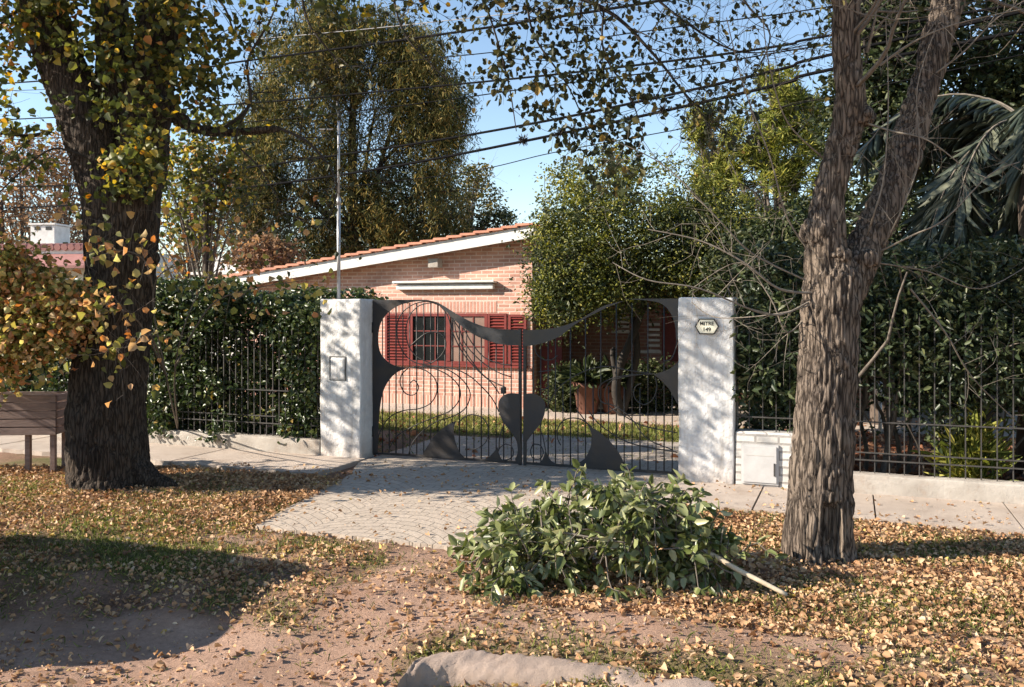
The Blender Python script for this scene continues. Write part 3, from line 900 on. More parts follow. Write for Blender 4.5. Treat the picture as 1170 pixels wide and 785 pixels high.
kn = [(P(936, 268, D0) - bR, (.14, .17, .17)), (P(984, 133, D0 - .05) - bR, (.10, .12, .09)), (P(958, 292, D0 - .1) - bR, (.10, .1, .07)), (P(912, 622, D0) - bR, (.08, .13, .20)), (P(962, 628, D0) - bR, (.09, .14, .14)), (P(935, 632, D0 - .08) - bR, (.10, .12, .10)), (P(988, 296, D0) - bR, (.10, .12, .09))]
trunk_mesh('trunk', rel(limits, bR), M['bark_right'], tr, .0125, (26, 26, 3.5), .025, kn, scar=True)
# bare twigs, part of this tree
mb = MB(); tips = []
def bline(pxs, w0, w1=None, base=bR, k=5):
    """pixel polyline -> branch relative to base"""
    pts = [P(a, b_, D) - base for a, b_, D in pxs]
    rr = np.linspace(w0, w1 if w1 is not None else w0 * .3, len(pts))
    return smooth_line(pts, list(rr), k)
BR = [
    ([(930, 335, 7.0), (890, 330, 6.9), (850, 300, 6.85), (800, 275, 6.9), (740, 262, 7.0)], .016),
    ([(925, 345, 7.0), (880, 360, 6.8), (800, 330, 6.7), (740, 320, 6.7), (700, 300, 6.8)], .012),
    ([(920, 320, 7.0), (860, 290, 6.9), (820, 250, 6.8), (760, 190, 6.8), (700, 160, 6.9)], .010),
    ([(930, 350, 7.1), (900, 380, 7.0), (880, 340, 7.0), (845, 300, 7.0), (790, 330, 7.0)], .010),
    ([(935, 300, 7.1), (900, 250, 7.0), (880, 180, 6.9), (850, 100, 6.8), (830, 20, 6.8)], .011),
    ([(940, 180, 7.1), (900, 140, 6.9), (880, 80, 6.8), (870, 10, 6.7)], .009),
    ([(988, 140, 7.0), (1020, 150, 6.8), (1060, 160, 6.6), (1100, 190, 6.6)], .013),
    ([(990, 270, 7.1), (1000, 240, 6.9), (1010, 200, 6.85), (1015, 120, 6.8), (1012, 20, 6.8)], .011),
    ([(1000, 290, 7.1), (1040, 270, 6.9), (1080, 250, 6.8), (1130, 200, 6.8), (1165, 185, 6.8)], .011),
    ([(1010, 280, 7.1), (1030, 240, 6.9), (1050, 180, 6.85), (1048, 100, 6.8), (1070, 30, 6.8)], .010),
    ([(1005, 75, 7.0), (1040, 50, 6.9), (1090, 28, 6.8), (1170, 10, 6.8)], .014),
    ([(1060, 90, 7.4), (1100, 60, 7.3), (1140, 20, 7.2), (1190, -10, 7.2)], .012),
    ([(990, 60, 7.0), (1000, 20, 6.9), (1005, -40, 6.9)], .02),
    ([(1040, 330, 7.3), (1080, 380, 7.4), (1110, 430, 7.6), (1160, 480, 7.9)], .012),
    ([(1000, 300, 7.3), (1060, 310, 7.4), (1120, 330, 7.5), (1180, 300, 7.7)], .010),
    ([(935, 345, 7.0), (905, 355, 6.95), (860, 362, 7.0), (815, 362, 7.2), (790, 345, 7.3)], .008),
]
for pxs, w0 in BR:
    ln, rr = bline(pxs, w0 * .8, .0035)
    mb.tube(ln, rr, 5, False)
    twigs_on(mb, ln, rr, 7, .5, 2, .16, .0, tips, .0014, .1)
mb.build('twigs', M['twig_pale'], tr, True)
mb = MB(); tips = []
for (ln, rr) in rel(limits[1:], bR):
    up = [p_ for p_ in ln if p_.z > 3.6]
    twigs_on(mb, up, [.05] * len(up), 18, 2.0, 3, .14, .02, tips, .0022, .1)
mb.build('upper_twigs', M['twig'], tr, True)
leaf_on(tips, 1, .055, M['sky_leaf'], 'crown', tr, .7, .4, .12)

# ---- left tree
bL = G(128, 553)
tl = empty('broad_tree', bL, 0, label='dark thick tree trunk with yellow green leaf clumps beside the slatted wooden box', cat='tree')
D0 = bL.y
main = pxline([(128, 572, D0, 116), (127, 552, D0, 104), (125, 530, D0, 94), (122, 490, D0, 90), (125, 430, D0, 86), (133, 370, D0, 82), (138, 300, D0, 80), (139, 240, D0, 88), (138, 205, D0, 94)])
l1 = pxline([(128, 240, D0, 62), (108, 170, D0, 60), (85, 110, D0, 56), (62, 50, D0, 54), (38, -20, D0, 50), (0, -140, D0 - .3, 42), (-60, -300, D0 - .6, 30)])
l2 = pxline([(152, 240, D0, 58), (165, 170, D0 + .1, 56), (172, 100, D0 + .2, 54), (185, 20, D0 + .2, 54), (200, -80, D0 + .2, 46), (230, -200, D0 + .1, 38), (270, -330, D0, 28)])
l3 = pxline([(140, 230, D0 + .1, 50), (128, 150, D0 + .2, 48), (130, 60, D0 + .3, 40), (125, -40, D0 + .4, 34)])
l4 = pxline([(172, 110, D0 + .1, 30), (200, 132, D0, 20), (225, 147, D0 - .1, 14), (260, 151, D0 - .2, 12), (320, 147, D0 - .3, 9)])
root1 = pxline([(150, 530, D0 - .05, 40), (172, 548, D0 - .2, 26), (200, 556, D0 - .3, 10)])
root2 = pxline([(105, 530, D0 - .1, 40), (92, 548, D0 - .3, 26), (80, 560, D0 - .4, 8)])
lims = [smooth_line(*x_) for x_ in (main, l1, l2, l3, l4, root1, root2)]
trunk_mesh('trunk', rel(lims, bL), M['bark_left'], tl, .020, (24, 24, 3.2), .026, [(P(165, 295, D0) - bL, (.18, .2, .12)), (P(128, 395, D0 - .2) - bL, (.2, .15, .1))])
mb = MB(); tips = []; tipsr = []; tipsl = []
HB = [   # overhanging branches, D nearer to the camera, dark against the sky
    ([(320, 147, 9.7), (355, 165, 9.6), (385, 210, 9.5), (372, 260, 9.5)], .018),
    ([(250, 151, 9.8), (285, 120, 9.7), (283, 70, 9.6), (310, 20, 9.5), (330, -40, 9.5)], .022),
    ([(285, 120, 9.7), (270, 160, 9.6), (295, 190, 9.6), (320, 230, 9.6)], .014),
    ([(200, -80, 10.2), (330, -60, 9.8), (470, -40, 9.4), (600, -20, 9.0), (690, 10, 8.8), (745, 60, 8.7), (790, 115, 8.6), (830, 140, 8.6)], .045),
    ([(230, -200, 10.1), (420, -160, 9.6), (640, -110, 9.0), (820, -70, 8.6), (900, -20, 8.4)], .05),
    ([(340, -60, 9.8), (350, 20, 9.6), (385, 70, 9.5), (395, 100, 9.5)], .018),
    ([(440, -50, 9.5), (455, 20, 9.4), (470, 50, 9.3), (510, 90, 9.3)], .016),
    ([(540, -30, 9.2), (560, 20, 9.1), (580, 90, 9.1), (590, 150, 9.1)], .016),
    ([(600, -20, 9.0), (610, 40, 9.0), (650, 100, 9.0), (680, 170, 9.0)], .014),
    ([(690, 10, 8.8), (690, 60, 8.8), (720, 110, 8.8), (735, 155, 8.8)], .012),
    ([(640, -110, 9.0), (730, -20, 8.8), (790, 30, 8.7), (850, 60, 8.7), (930, 50, 8.7)], .018),
    ([(820, -70, 8.6), (850, 0, 8.6), (880, 40, 8.6), (860, 90, 8.6)], .014),
    ([(200, 30, 10.1), (230, 60, 9.9), (250, 110, 9.8), (230, 160, 9.7)], .016),
    ([(190, -40, 10.1), (250, 0, 9.9), (270, 40, 9.8), (300, 60, 9.7)], .018),
    ([(60, 150, 9.9), (30, 155, 9.8), (-10, 152, 9.7), (-60, 160, 9.6)], .022),
    ([(100, 180, 9.7), (60, 170, 9.5), (20, 200, 9.4), (-20, 240, 9.3)], .014),
    ([(50, 0, 10), (10, 20, 9.8), (-30, 60, 9.7)], .02),
]
for q, (pxs, w0) in enumerate(HB):
    ln, rr = bline(pxs, w0, .005, bL)
    mb.tube(ln, rr, 6, False)
    Lg = sum((ln[a + 1] - ln[a]).length for a in range(len(ln) - 1))
    out = tipsl if q in (12, 13, 14, 15, 16) else (tips if q in (7, 8, 9) else tipsr)
    twigs_on(mb, ln, rr, int(6 + Lg * 5.5), .75, 2, .17, -.05, out, .0022, .12, 1.0, 4)
mb.build('branches', M['twig_dark'], tl, True)
leaf_on(tips, 2, .085, M['sky_leaf'], 'crown', tl, .75, .7, .95)
leaf_on(tipsr, 1, .07, M['sky_leaf'], 'crown', tl, .7, .7, .5)
leaf_on(tipsl, 2, .085, M['autumn'], 'crown', tl, .8, .6, .6)
# leaf clumps hugging the trunk, and the crown out of view, partly added for its shade
ell = []
for (px, py, D, rx, rz) in [(70, 20, 9.5, .5, .35), (120, 60, 9.4, .45, .4), (170, 40, 9.5, .45, .5), (110, 110, 9.4, .3, .25), (150, 130, 9.3, .3, .3), (150, 190, 9.3, .35, .25), (160, 160, 9.3, .3, .3), (190, 90, 9.5, .3, .4), (215, 50, 9.6, .4, .5), (70, -30, 9.5, .6, .4), (170, -30, 9.6, .6, .4), (25, 40, 9.6, .3, .5), (235, 110, 9.7, .25, .3), (134, 218, 9.45, .16, .12)]:
    c = P(px, py, D) - bL; ell.append(((c.x, c.y, c.z), (rx, .35, rz)))
ell.append((tuple(P(-120, 200, 9.1) - bL), (.7, .5, .5)))  # clump left of the view, added to shade the driveway
pc = cloud(3000, ell, 12, .13, .3)
N = len(pc)
leaves('crown', pc, rdir(N, .6, -.5), rdir(N, 1, .4), .095 * rng.uniform(.5, 1.15, N), .85, M['autumn'], tl, rnd=rng.random(N) ** 1.25)
pc = cloud(17000, [((-.8, -.9, 5.7), (1.6, .6, .9)), ((-2.6, -.4, 3.9), (1.2, .8, .8)), ((3.6, -3.5, 6.0), (1.7, .9, 1.1)), ((-.8, .3, 6.8), (3.2, 2.4, 1.7)), ((2.5, 0, 6.6), (2.4, 1.6, 1.2)), ((-3.5, .2, 5.0), (1.8, 1.6, 1.6))], 25, .3, .3, .6)  # unseen crown; some clumps added to shade the right post and right trunk
N = len(pc)
leaves('crown', pc, rdir(N, .6, -.4), rdir(N), .11 * rng.uniform(.6, 1.1, N), .8, M['autumn'], tl)
pc = cloud(6500, [((3.6, -3.3, 5.6), (1.6, .9, .9)), ((3.0, -2.9, 6.6), (1.8, 1.0, 1.0))], 25, .3, .3, .6)  # unseen leaf cloud added to shade the right tree's limb
N = len(pc)
leaves('crown', pc, rdir(N, .6, -.4), rdir(N), .10 * rng.uniform(.6, 1.1, N), .8, M['autumn'], tl)
# low orange foliage spreading round the trunk = separate shrub
bO = G(10, 540)
sh = empty('autumn_shrub', bO, 0, label='autumn shrub with orange, yellow and green leaves above the slatted wooden box', cat='shrub')
mb = MB(); tt = []
for (px, py) in [(40, 300), (90, 330), (0, 340), (-60, 300), (70, 380), (30, 400), (110, 370), (-30, 280), (-100, 340), (0, 290), (60, 340)]:
    tgt = P(px, py, 9.3 + random.uniform(-.3, .3)) - bO
    ln, rr = smooth_line([Vector((-.9 + random.uniform(-.2, .2), random.uniform(-.1, .2), 0)), Vector((-.8, 0, .9)) + Vector((tgt.x * .3, 0, .3)), tgt], [.02, .014, .005])
    mb.tube(ln, rr, 5, False); twigs_on(mb, ln, rr, 9, .5, 2, .2, 0, tt, .002, .4)
mb.build('branches', M['twig'], sh, True)
ell = []
for (px, py, rx, rz) in [(20, 330, .45, .38), (60, 345, .35, .3), (-40, 330, .6, .5), (30, 385, .35, .3), (75, 385, .22, .2), (-10, 400, .4, .35), (90, 345, .2, .2), (10, 300, .3, .18), (-120, 350, .7, .6), (-190, 270, .8, .5)]:  # last clump lies out of view, added for shade on the driveway
    c = P(px, py, 9.35) - bO; ell.append(((c.x, c.y, c.z), (rx, .3, rz)))
pc = cloud(10500, ell, 14, .13, .4); N = len(pc)
leaves('foliage', pc, rdir(N, .6, -.4), rdir(N, 1, .3), .075 * rng.uniform(.5, 1.2, N), .85, M['autumn_red'], sh)
leaf_on(tt, 1, .09, M['autumn_red'], 'foliage', sh, .85, .4, .5)
# sprays of yellow leaves in front of the trunk and over the hedge
bY = P(205, 499, 13.3); bY.z = 0
sy = empty('yellow_leaved_sapling', bY, 0, label='thin sapling with sparse yellow and brown leaves reaching over the hedge top', cat='sapling')
mb = MB(); tt = []
for pxs in [[(205, 499, 13.3), (190, 430, 10.3), (175, 330, 9.9), (215, 300, 9.8), (280, 300, 9.9)], [(205, 499, 13.3), (200, 420, 10.6), (230, 330, 10.3), (300, 260, 10.5), (340, 235, 10.6)], [(190, 430, 10.3), (160, 370, 9.2), (130, 350, 9.1), (90, 340, 9.1)], [(190, 430, 10.3), (170, 380, 9.2), (150, 395, 9.0), (110, 400, 9.1)], [(200, 420, 10.6), (240, 350, 10.3), (290, 330, 10.4), (350, 320, 10.5)], [(175, 330, 9.9), (160, 292, 9.3), (110, 285, 9.2)]]:
    ln, rr = bline(pxs, .012, .003, bY); mb.tube(ln, rr, 5, False)
    twigs_on(mb, ln[len(ln) // 3:], rr[len(ln) // 3:], 12, .5, 2, .2, 0, tt, .002, .1)
mb.build('branches', M['twig'], sy, True)
leaf_on(tt, 1, .10, M['autumn_red'], 'foliage', sy, .85, .3, .42)

# ------------------------------------------------------------------ hedges
hl = empty('hedge', FW(-5, .6), ROT, label='dense dark green hedge growing through the railing left of the white post', cat='hedge')
N = 80000
x = rng.uniform(-5.2, 2.15, N); y = rng.uniform(-.45, .5, N) - np.array([max(0, min(.28, .16 + .5 * mn.noise(Vector((a * 1.4, 7, b_ * 3)))))for a, b_ in zip(x, rng.uniform(0, .6, N))])
z = rng.uniform(.15, 2.45, N)
top = np.array([2.22 + .3 * mn.noise(Vector((a * .8, 4, 0))) + .12 * mn.noise(Vector((a * 4, 4, 0))) + (.25 if a < .6 else 0) for a in x])
dens = np.array([mn.noise(Vector((a * 1.3, b_ * 2, c * 1.3))) + .5 * mn.noise(Vector((a * 4, b_ * 4, c * 4))) for a, b_, c in zip(x, y, z)])
thin = np.exp(-((x - .9) / .8) ** 2 - ((z - 1.1) / .55) ** 2) * .8 + np.where((z < .45), .1, 0)
keep = (z < top) & (dens > -.45 + thin * np.where(y < -.35, 1.3, 0.0))
p_ = np.stack([x, y, z], 1)[keep]
N = len(p_)
out = np.stack([rng.normal(size=N) * .6, -np.ones(N) * .7 + rng.normal(size=N) * .5, .6 + rng.normal(size=N) * .5], 1)
leaves('foliage', p_, rdir(N, .5, -.5), norm(out), .085 * rng.uniform(.55, 1.15, N), .62, M['hedge'], hl, rnd=rng.random(N))
N2 = 5000
q2 = np.stack([rng.uniform(.9, 3.2, N2), rng.uniform(.15, .9, N2), rng.uniform(1.5, 2.45, N2)], 1)
tp2 = np.array([2.30 - .12 * max(0, a - 2.2) * 3 + .15 * mn.noise(Vector((a * 3, 1, 1))) for a in q2[:, 0]]); q2 = q2[(q2[:, 2] < tp2) & ((q2[:, 0] < 2.2) | ((q2[:, 2] > 2.08) & (q2[:, 0] < 2.9)))]; N2 = len(q2)
leaves('foliage', q2, rdir(N2, .5, -.5), rdir(N2, 1, .5), .085 * rng.uniform(.55, 1.15, N2), .6, M['hedge'], hl)
mb = MB()
for q in range(60):
    a = random.uniform(-5, 2.1)
    ln = wander((a, random.uniform(-.1, .4), 0), (random.gauss(0, .15), 0, 1), random.uniform(1.6, 2.6), 9, .12)
    mb.tube(ln, [.014 - .0012 * k_ for k_ in range(10)], 5, False)
mb.build('stems', M['twig_dark'], hl, True)

hr = empty('tall_hedge', FW(5.2, .9), ROT, label='tall tangled dark shrubbery rising behind the railing right of the number post', cat='hedge')
N = 100000
x = rng.uniform(-2.5, 4.9, N); z = rng.uniform(.5, 3.4, N); y = rng.uniform(-.75, 1.5, N) - np.clip(z - 1.1, 0, .5) * .55 * (rng.random(N) < .7)
dens = np.array([mn.noise(Vector((a * 1.1, b_ * 1.6, c * 1.1 + 5))) + .5 * mn.noise(Vector((a * 4, b_ * 4, c * 4))) for a, b_, c in zip(x, y, z)])
lowthin = np.clip((1.45 - z) * 1.1, 0, 1.3) * np.where(x < -1.55, .25, 1)
topv = np.array([2.75 + .5 * mn.noise(Vector((a, 14, 0))) for a in x])
keep = (z < topv) & (dens > -.42 + lowthin)
p_ = np.stack([x, y, z], 1)[keep]; N = len(p_)
leaves('foliage', p_, rdir(N, .6, -.5), rdir(N, 1, .5), .10 * rng.uniform(.5, 1.1, N), .45, M['hedge_r'], hr)
mb = MB()
for q in range(90):
    a = random.uniform(-2.4, 4.4)
    ln = wander((a, random.uniform(-.5, 1.2), 0), (random.gauss(0, .22), random.gauss(0, .1), 1), random.uniform(1.8, 3.2), 12, .13)
    r0 = random.choice([.012, .016, .03])
    mb.tube(ln, [r0 * (1 - .06 * k_) for k_ in range(13)], 6, False)
mb.build('stems', M['twig'], hr, True)
# overhang of big leaves just right of the number post
N = 1500
p_ = np.stack([rng.uniform(-2.55, -1.75, N), rng.uniform(-.95, -.55, N), rng.uniform(.95, 2.7, N)], 1)
dens = np.array([mn.noise(Vector(a) * 2.0) for a in p_]); p_ = p_[dens > -.1]; N = len(p_)
leaves('foliage', p_, rdir(N, .6, -.7), rdir(N, 1, .5), .12 * rng.uniform(.5, 1.1, N), .48, M['hedge_r'], hr)
# low spiky plant in the garden
c = FW(5.1, .6); N = 500
sp = empty('spiky_plant', c, 0, label='spiky yellowish green plant on the garden soil behind the railing', cat='plant')
ax = rdir(N, .6, .9)
leaves('leaf_blades', np.abs(rng.normal(size=(N, 1))) * .12 * ax + np.array([0, 0, .02]) + rng.normal(size=(N, 3)) * [.1, .1, .18] + [0, 0, .3], ax, rdir(N), .26 * rng.uniform(.5, 1.2, N), .13, M['pine'], sp)
# garden lamp
gl = empty('garden_lamp', G(1018, 500) + Vector((0, .4, 0)), 0, label='small white garden lamp on a slim post between the shrub stems', cat='garden lamp')
MB().tube([(0, 0, 0), (0, 0, .55)], .028, 10).build('lamp_post', M['white_paint'], gl, True)
MB().tube([(0, 0, .53), (0, 0, .57), (0, 0, .60)], [.06, .075, .06], 16).build('collar', M['black'], gl, True)
MB().tube([(0, 0, .60), (0, 0, .66), (0, 0, .80), (0, 0, .84)], [.055, .07, .075, .05], 16).build('shade', M['white_paint'], gl, True)
cs = G(1091, 521)
st = empty('pale_stone', cs, 0, label='round pale stone on the leaf litter inside the right railing', cat='stone')
bm = bmesh.new(); bmesh.ops.create_icosphere(bm, subdivisions=3, radius=.12)
for v_ in bm.verts: v_.co = v_.co * (1 + .25 * mn.noise(v_.co * 9)) + Vector((0, 0, .08))
me = bpy.data.meshes.new('stone_body'); bm.to_mesh(me); bm.free(); me.materials.append(M['stone'])
link(bpy.data.objects.new('stone_body', me), st)

# ------------------------------------------------------------------ slatted wooden box on legs
c = G(64, 541)
wb = empty('slatted_bin', c, R(4), label='brown wooden slatted box raised on square legs, left of the thick dark trunk', cat='litter box')
zb_, zt_ = .47, .97
Wd, Dp = 1.0, .42
for q in range(5):
    z0 = zb_ + q * .1; z1 = z0 + .088
    MB().box(-Wd, 0, -.011, .011, z0, z1).build('slat', M['wood_box'], wb, bevel=.003)
    MB().box(-Wd, 0, Dp, Dp + .022, z0, z1).build('slat', M['wood_box'], wb, bevel=.003)
    for xx in (0, -Wd):
        MB().box(xx - .011, xx + .011, .013, Dp - .002, z0 + .004, z1 - .004).build('slat', M['wood_box'], wb, bevel=.003)
for (a, b_) in ((-.05, .045), (-Wd + .05, .045), (-.06, Dp - .033), (-Wd + .05, Dp - .033)):
    MB().box(a - .03, a + .03, b_ - .03, b_ + .03, -.03, .94).build('leg', M['wood_box'], wb, bevel=.004)
MB().box(-.37 - .03, -.37 + .03, .07, .13, -.03, .5).build('leg', M['wood_box'], wb, bevel=.004)
MB().box(-Wd + .015, -.015, .015, Dp - .004, zb_ - .002, zb_ + .016).build('floor_board', M['wood_box'], wb)

# ------------------------------------------------------------------ the house
OH = Vector((.396, 17.2, 0))
def HZ(px, py, b=0): return hit(px, py, b, OH)
hs = empty('brick_house', OH, ROT, label='low pink brick house with sloping clay tile roof and red shuttered window', cat='house')
zl = 2.62; zr = 3.42; sl = -7.0
MB().prism([(sl, -.05), (0, -.05), (0, zr), (sl, zr - (zr - zl) * 7.0 / 6.2)], 0, .25).build('wall', M['brick'], hs)
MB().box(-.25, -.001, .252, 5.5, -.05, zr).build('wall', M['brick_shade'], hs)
# soldier course above the window and plinth course
MB().box(-3.35, -.75, -.006, .05, 1.93, 2.17).build('lintel', M['brick_soldier'], hs)
MB().box(-3.45, -.002, -.009, .05, .62, .85).build('sill_course', M['brick_soldier'], hs)
MB().box(sl, -.003, -.007, .05, .0, .23).build('plinth', M['brick_soldier'], hs)
# roof: sloping slab with clay tiles, rake board
sl_a = math.atan((zr - zl) / 6.2)
Lr = 7.7
rf = MB()
rot = Matrix.Rotation(-sl_a, 3, 'Y')
def rp(x, y, z):      # roof coordinates: x down-slope to the left (negative), origin at top right front
    v_ = rot @ Vector((x, y, z)); return v_ + Vector((.15, 0, zr + .16))
def rbox(mb_, x0, x1, y0, y1, z0, z1):
    vs = [rp(x_, y_, z_) for z_ in (z0, z1) for y_ in (y0, y1) for x_ in (x0, x1)]
    mb_.add(vs, [(0, 2, 3, 1), (4, 5, 7, 6), (0, 1, 5, 4), (2, 6, 7, 3), (0, 4, 6, 2), (1, 3, 7, 5)])
rbox(rf, -Lr, 0, -.30, 6.0, -.02, .02)
roof = rf.build('roof', M['tile'], hs)
fb = MB(); rbox(fb, -Lr, 0, -.34, -.302, -.20, .03); fb.build('rake_board', M['white_paint'], hs)
sf = MB(); rbox(sf, -Lr, 0, -.30, .0, -.06, -.022); sf.build('soffit', M['white_paint'], hs)
# tiles: overlapping half-round courses over the front edge
tb = MB()
k = 26
for q in range(k):
    x1 = -q * Lr / k; x0 = x1 - Lr / k - .06
    for c_i in range(9):
        yc = -.30 + c_i * .22
        pts = []
        for (xx, zz, rr_) in ((x1, .015 + .018, .085), (x0, .015 + .05, .105)):
            ring = [rp(xx, yc + math.cos(a) * rr_, zz + math.sin(a) * rr_ * .6) for a in np.linspace(0, math.pi, 7)]
            pts.append(ring)
        tb.add(pts[0] + pts[1], [(a, a + 1, a + 8, a + 7) for a in range(6)])
tb.build('roof_tiles', M['tile'], roof, False)
# beam end
s_, z_ = HZ(500, 301)
MB().box(s_ - .11, s_ + .11, -.22, .02, z_ - .09, z_ + .09).build('beam_end', M['lowwall'], hs, bevel=.006)
# awning box
a0, za = HZ(453, 321); a1, za2 = HZ(568, 321)
ab = MB().box(a0, a1, -.16, 0, za - .07, za - .03).build('awning_box', M['white_paint'], hs, bevel=.004)
MB().box(a0 + .05, a1 - .04, -.12, -.002, za - .19, za - .085).build('awning_roll', M['white_paint'], ab, bevel=.02)
MB().box(a0, a1 + .0, -.19, -.165, za - .05, za - .01).build('awning_rail', M['white_paint'], ab, bevel=.003)
# window with louvred shutters
w0, _ = HZ(441, 380); w1, _ = HZ(602.5, 380)
zt_w, zb_w = 1.91, .88
def shutter(x0, x1, z0, z1, y, nm='shutter', mat='red', par=hs):
    f_ = MB()
    e = .05
    f_.box(x0, x0 + e, y - .035, y, z0, z1).box(x1 - e, x1, y - .035, y, z0, z1).box(x0 + e, x1 - e, y - .034, y - .001, z0, z0 + e).box(x0 + e, x1 - e, y - .034, y - .001, z1 - e, z1)
    nn = 15
    rx = Matrix.Rotation(R(38), 3, 'X')
    for q in range(nn):
        zc = z0 + e + (z1 - z0 - 2 * e) * (q + .5) / nn
        f_.box(x0 + e, x1 - e, y - .034, y - .008, zc - .005, zc + .005, rot=rx)
    f_.box(x0 + e, x1 - e, y - .006, y - .002, z0 + e, z1 - e)
    return f_.build(nm, M[mat], par)
pxs_ = [441, 469, 513, 558, 580, 602]
ss = [HZ(a, 380)[0] for a in pxs_]
shutter(ss[0], ss[1], zb_w, zt_w, -.01)
sh2 = shutter(ss[3], ss[4] - .01, zb_w, zt_w, -.01)
shutter(ss[4] + .03, ss[5], zb_w + .01, zt_w - .02, -.01)
wf = MB()
e = .06
wx0, wx1 = ss[1] + .01, ss[3] - .01
wf.box(wx0, wx0 + e, -.04, -.002, zb_w, zt_w).box(wx1 - e, wx1, -.04, -.002, zb_w, zt_w).box(wx0 + e, wx1 - e, -.038, -.003, zt_w - e, zt_w).box(wx0 + e, wx1 - e, -.038, -.003, zb_w, zb_w + e)
xm = ss[2]
wf.box(xm - .045, xm + .045, -.05, -.003, zb_w + e, zt_w - e)
win = wf.build('window', M['red'], hs)
gl_ = MB()
gl_.box(wx0 + e, xm - .045, -.012, -.006, zb_w + e, zt_w - e).build('pane', M['glass'], win)
M['glass_reflection'] = mat_plain('reflection_toned_glass', (.30, .20, .16), (.22, .14, .11), 2, .25, 0, 0, .6)  # right pane in a paler colour that stands in for reflected light
MB().box(xm + .045, wx1 - e, -.012, -.006, zb_w + e, zt_w - e).build('pane', M['glass_reflection'], win)
mu = MB()
for lo_, hi_ in ((wx0 + e, xm - .045), (xm + .045, wx1 - e)):
    for q in (1, 2): xx = lo_ + (hi_ - lo_) * q / 3; mu.box(xx - .012, xx + .012, -.026, -.0125, zb_w + e, zt_w - e)
    for q in (1, 2): zz = zb_w + e + (zt_w - zb_w - 2 * e) * q / 3; mu.box(lo_, hi_, -.024, -.0130, zz - .012, zz + .012)
mu.build('glazing_bars', M['red_dark'], win)
MB().box(ss[0] - .03, ss[5] + .02, -.07, -.002, zb_w - .05, zb_w - .003).build('window_sill', M['red'], hs)
# the porch behind the corner: recessed brick wall with door and slatted vents
PB = 2.2
def PZ(px, py): return hit(px, py, PB, OH)
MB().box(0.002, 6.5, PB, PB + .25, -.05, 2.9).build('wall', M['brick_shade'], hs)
MB().box(.0, 7.0, .6, 5.9, 2.78, 2.9).build('porch_roof', M['white_paint'], hs)
d0, _ = PZ(622, 400); d1, _ = PZ(636, 400)
ob = MB().box(.06, .5, .35, .40, .02, 2.15).build('door', M['red_dark'], hs)
MB().box(.12, .44, .335, .3495, .15, 1.0).build('door_panel', M['red'], ob)
for (px, py, w_, h_) in ((713, 364, .24, .42), (747, 384, .26, .48)):
    s_, z_ = PZ(px, py)
    v_ = MB(); v_.box(s_ - w_ - .03, s_ + w_ * .5 + .03, PB - .02, PB - .002, z_ - h_ * .75, z_ - h_ * .75 + .05)
    nn = 6
    for q in range(nn):
        zc = z_ - h_ * .7 + h_ * 1.4 * q / nn
        v_.box(s_ - w_ * .5, s_ + w_ * .5, PB - .05, PB - .022, zc, zc + .05)
    v_.build('vent', M['white_paint'], hs)
s_, z_ = PZ(762, 400)
MB().box(s_ - .1, s_ + .25, PB - .04, PB - .002, .9, 2.4).build('shutter', M['red_dark'], hs)
# potted plants on the porch
for q, (px, lab) in enumerate(((671, 'terracotta pot with a leafy plant on the porch, nearer the red door'), (701, 'terracotta pot with a leafy plant at the foot of the porch tree'))):
    b0 = G(px, 474)
    pt = empty('potted_plant', b0, 0, label=lab, cat='potted plant', group='pots on the porch')
    MB().tube([(0, 0, 0), (0, 0, .02), (0, 0, .52), (0, 0, .52), (0, 0, .62), (0, 0, .60)], [.17, .18, .26, .29, .29, .24], 24).build('pot', M['terracotta'], pt, True)
    N = 220; ax = rdir(N, .5, .7)
    leaves('foliage', ax * rng.uniform(.02, .35, (N, 1)) + [0, 0, .62], ax + [0, 0, -.3], rdir(N), .3 * rng.uniform(.5, 1.1, N), .28, M['dark_leaf'], pt)
# dark low shrubs at the porch wall
for q, (px, w_) in enumerate(((740, .8), (650, .35))):
    b0 = G(px, 472)
    o = empty('porch_shrub', b0, 0, label=('broad low green shrub at the porch wall behind the gate', 'small dark shrub squeezed beside the red porch door')[q], cat='shrub')
    pc = cloud(2500, [((0, .1, .45), (w_, .35, .5))], 20, .12, .4); pc[:, 2] = np.abs(pc[:, 2]); N = len(pc)
    leaves('foliage', pc, rdir(N, .6, .2), rdir(N), .1 * rng.uniform(.6, 1.1, N), .5, M['dark_leaf'], o)
    mb = MB()
    for _ in range(6): mb.tube(wander((random.uniform(-.2, .2), 0, 0), (random.gauss(0, .3), 0, 1), .6, 5, .15), .008, 5, False)
    mb.build('stems', M['twig'], o)

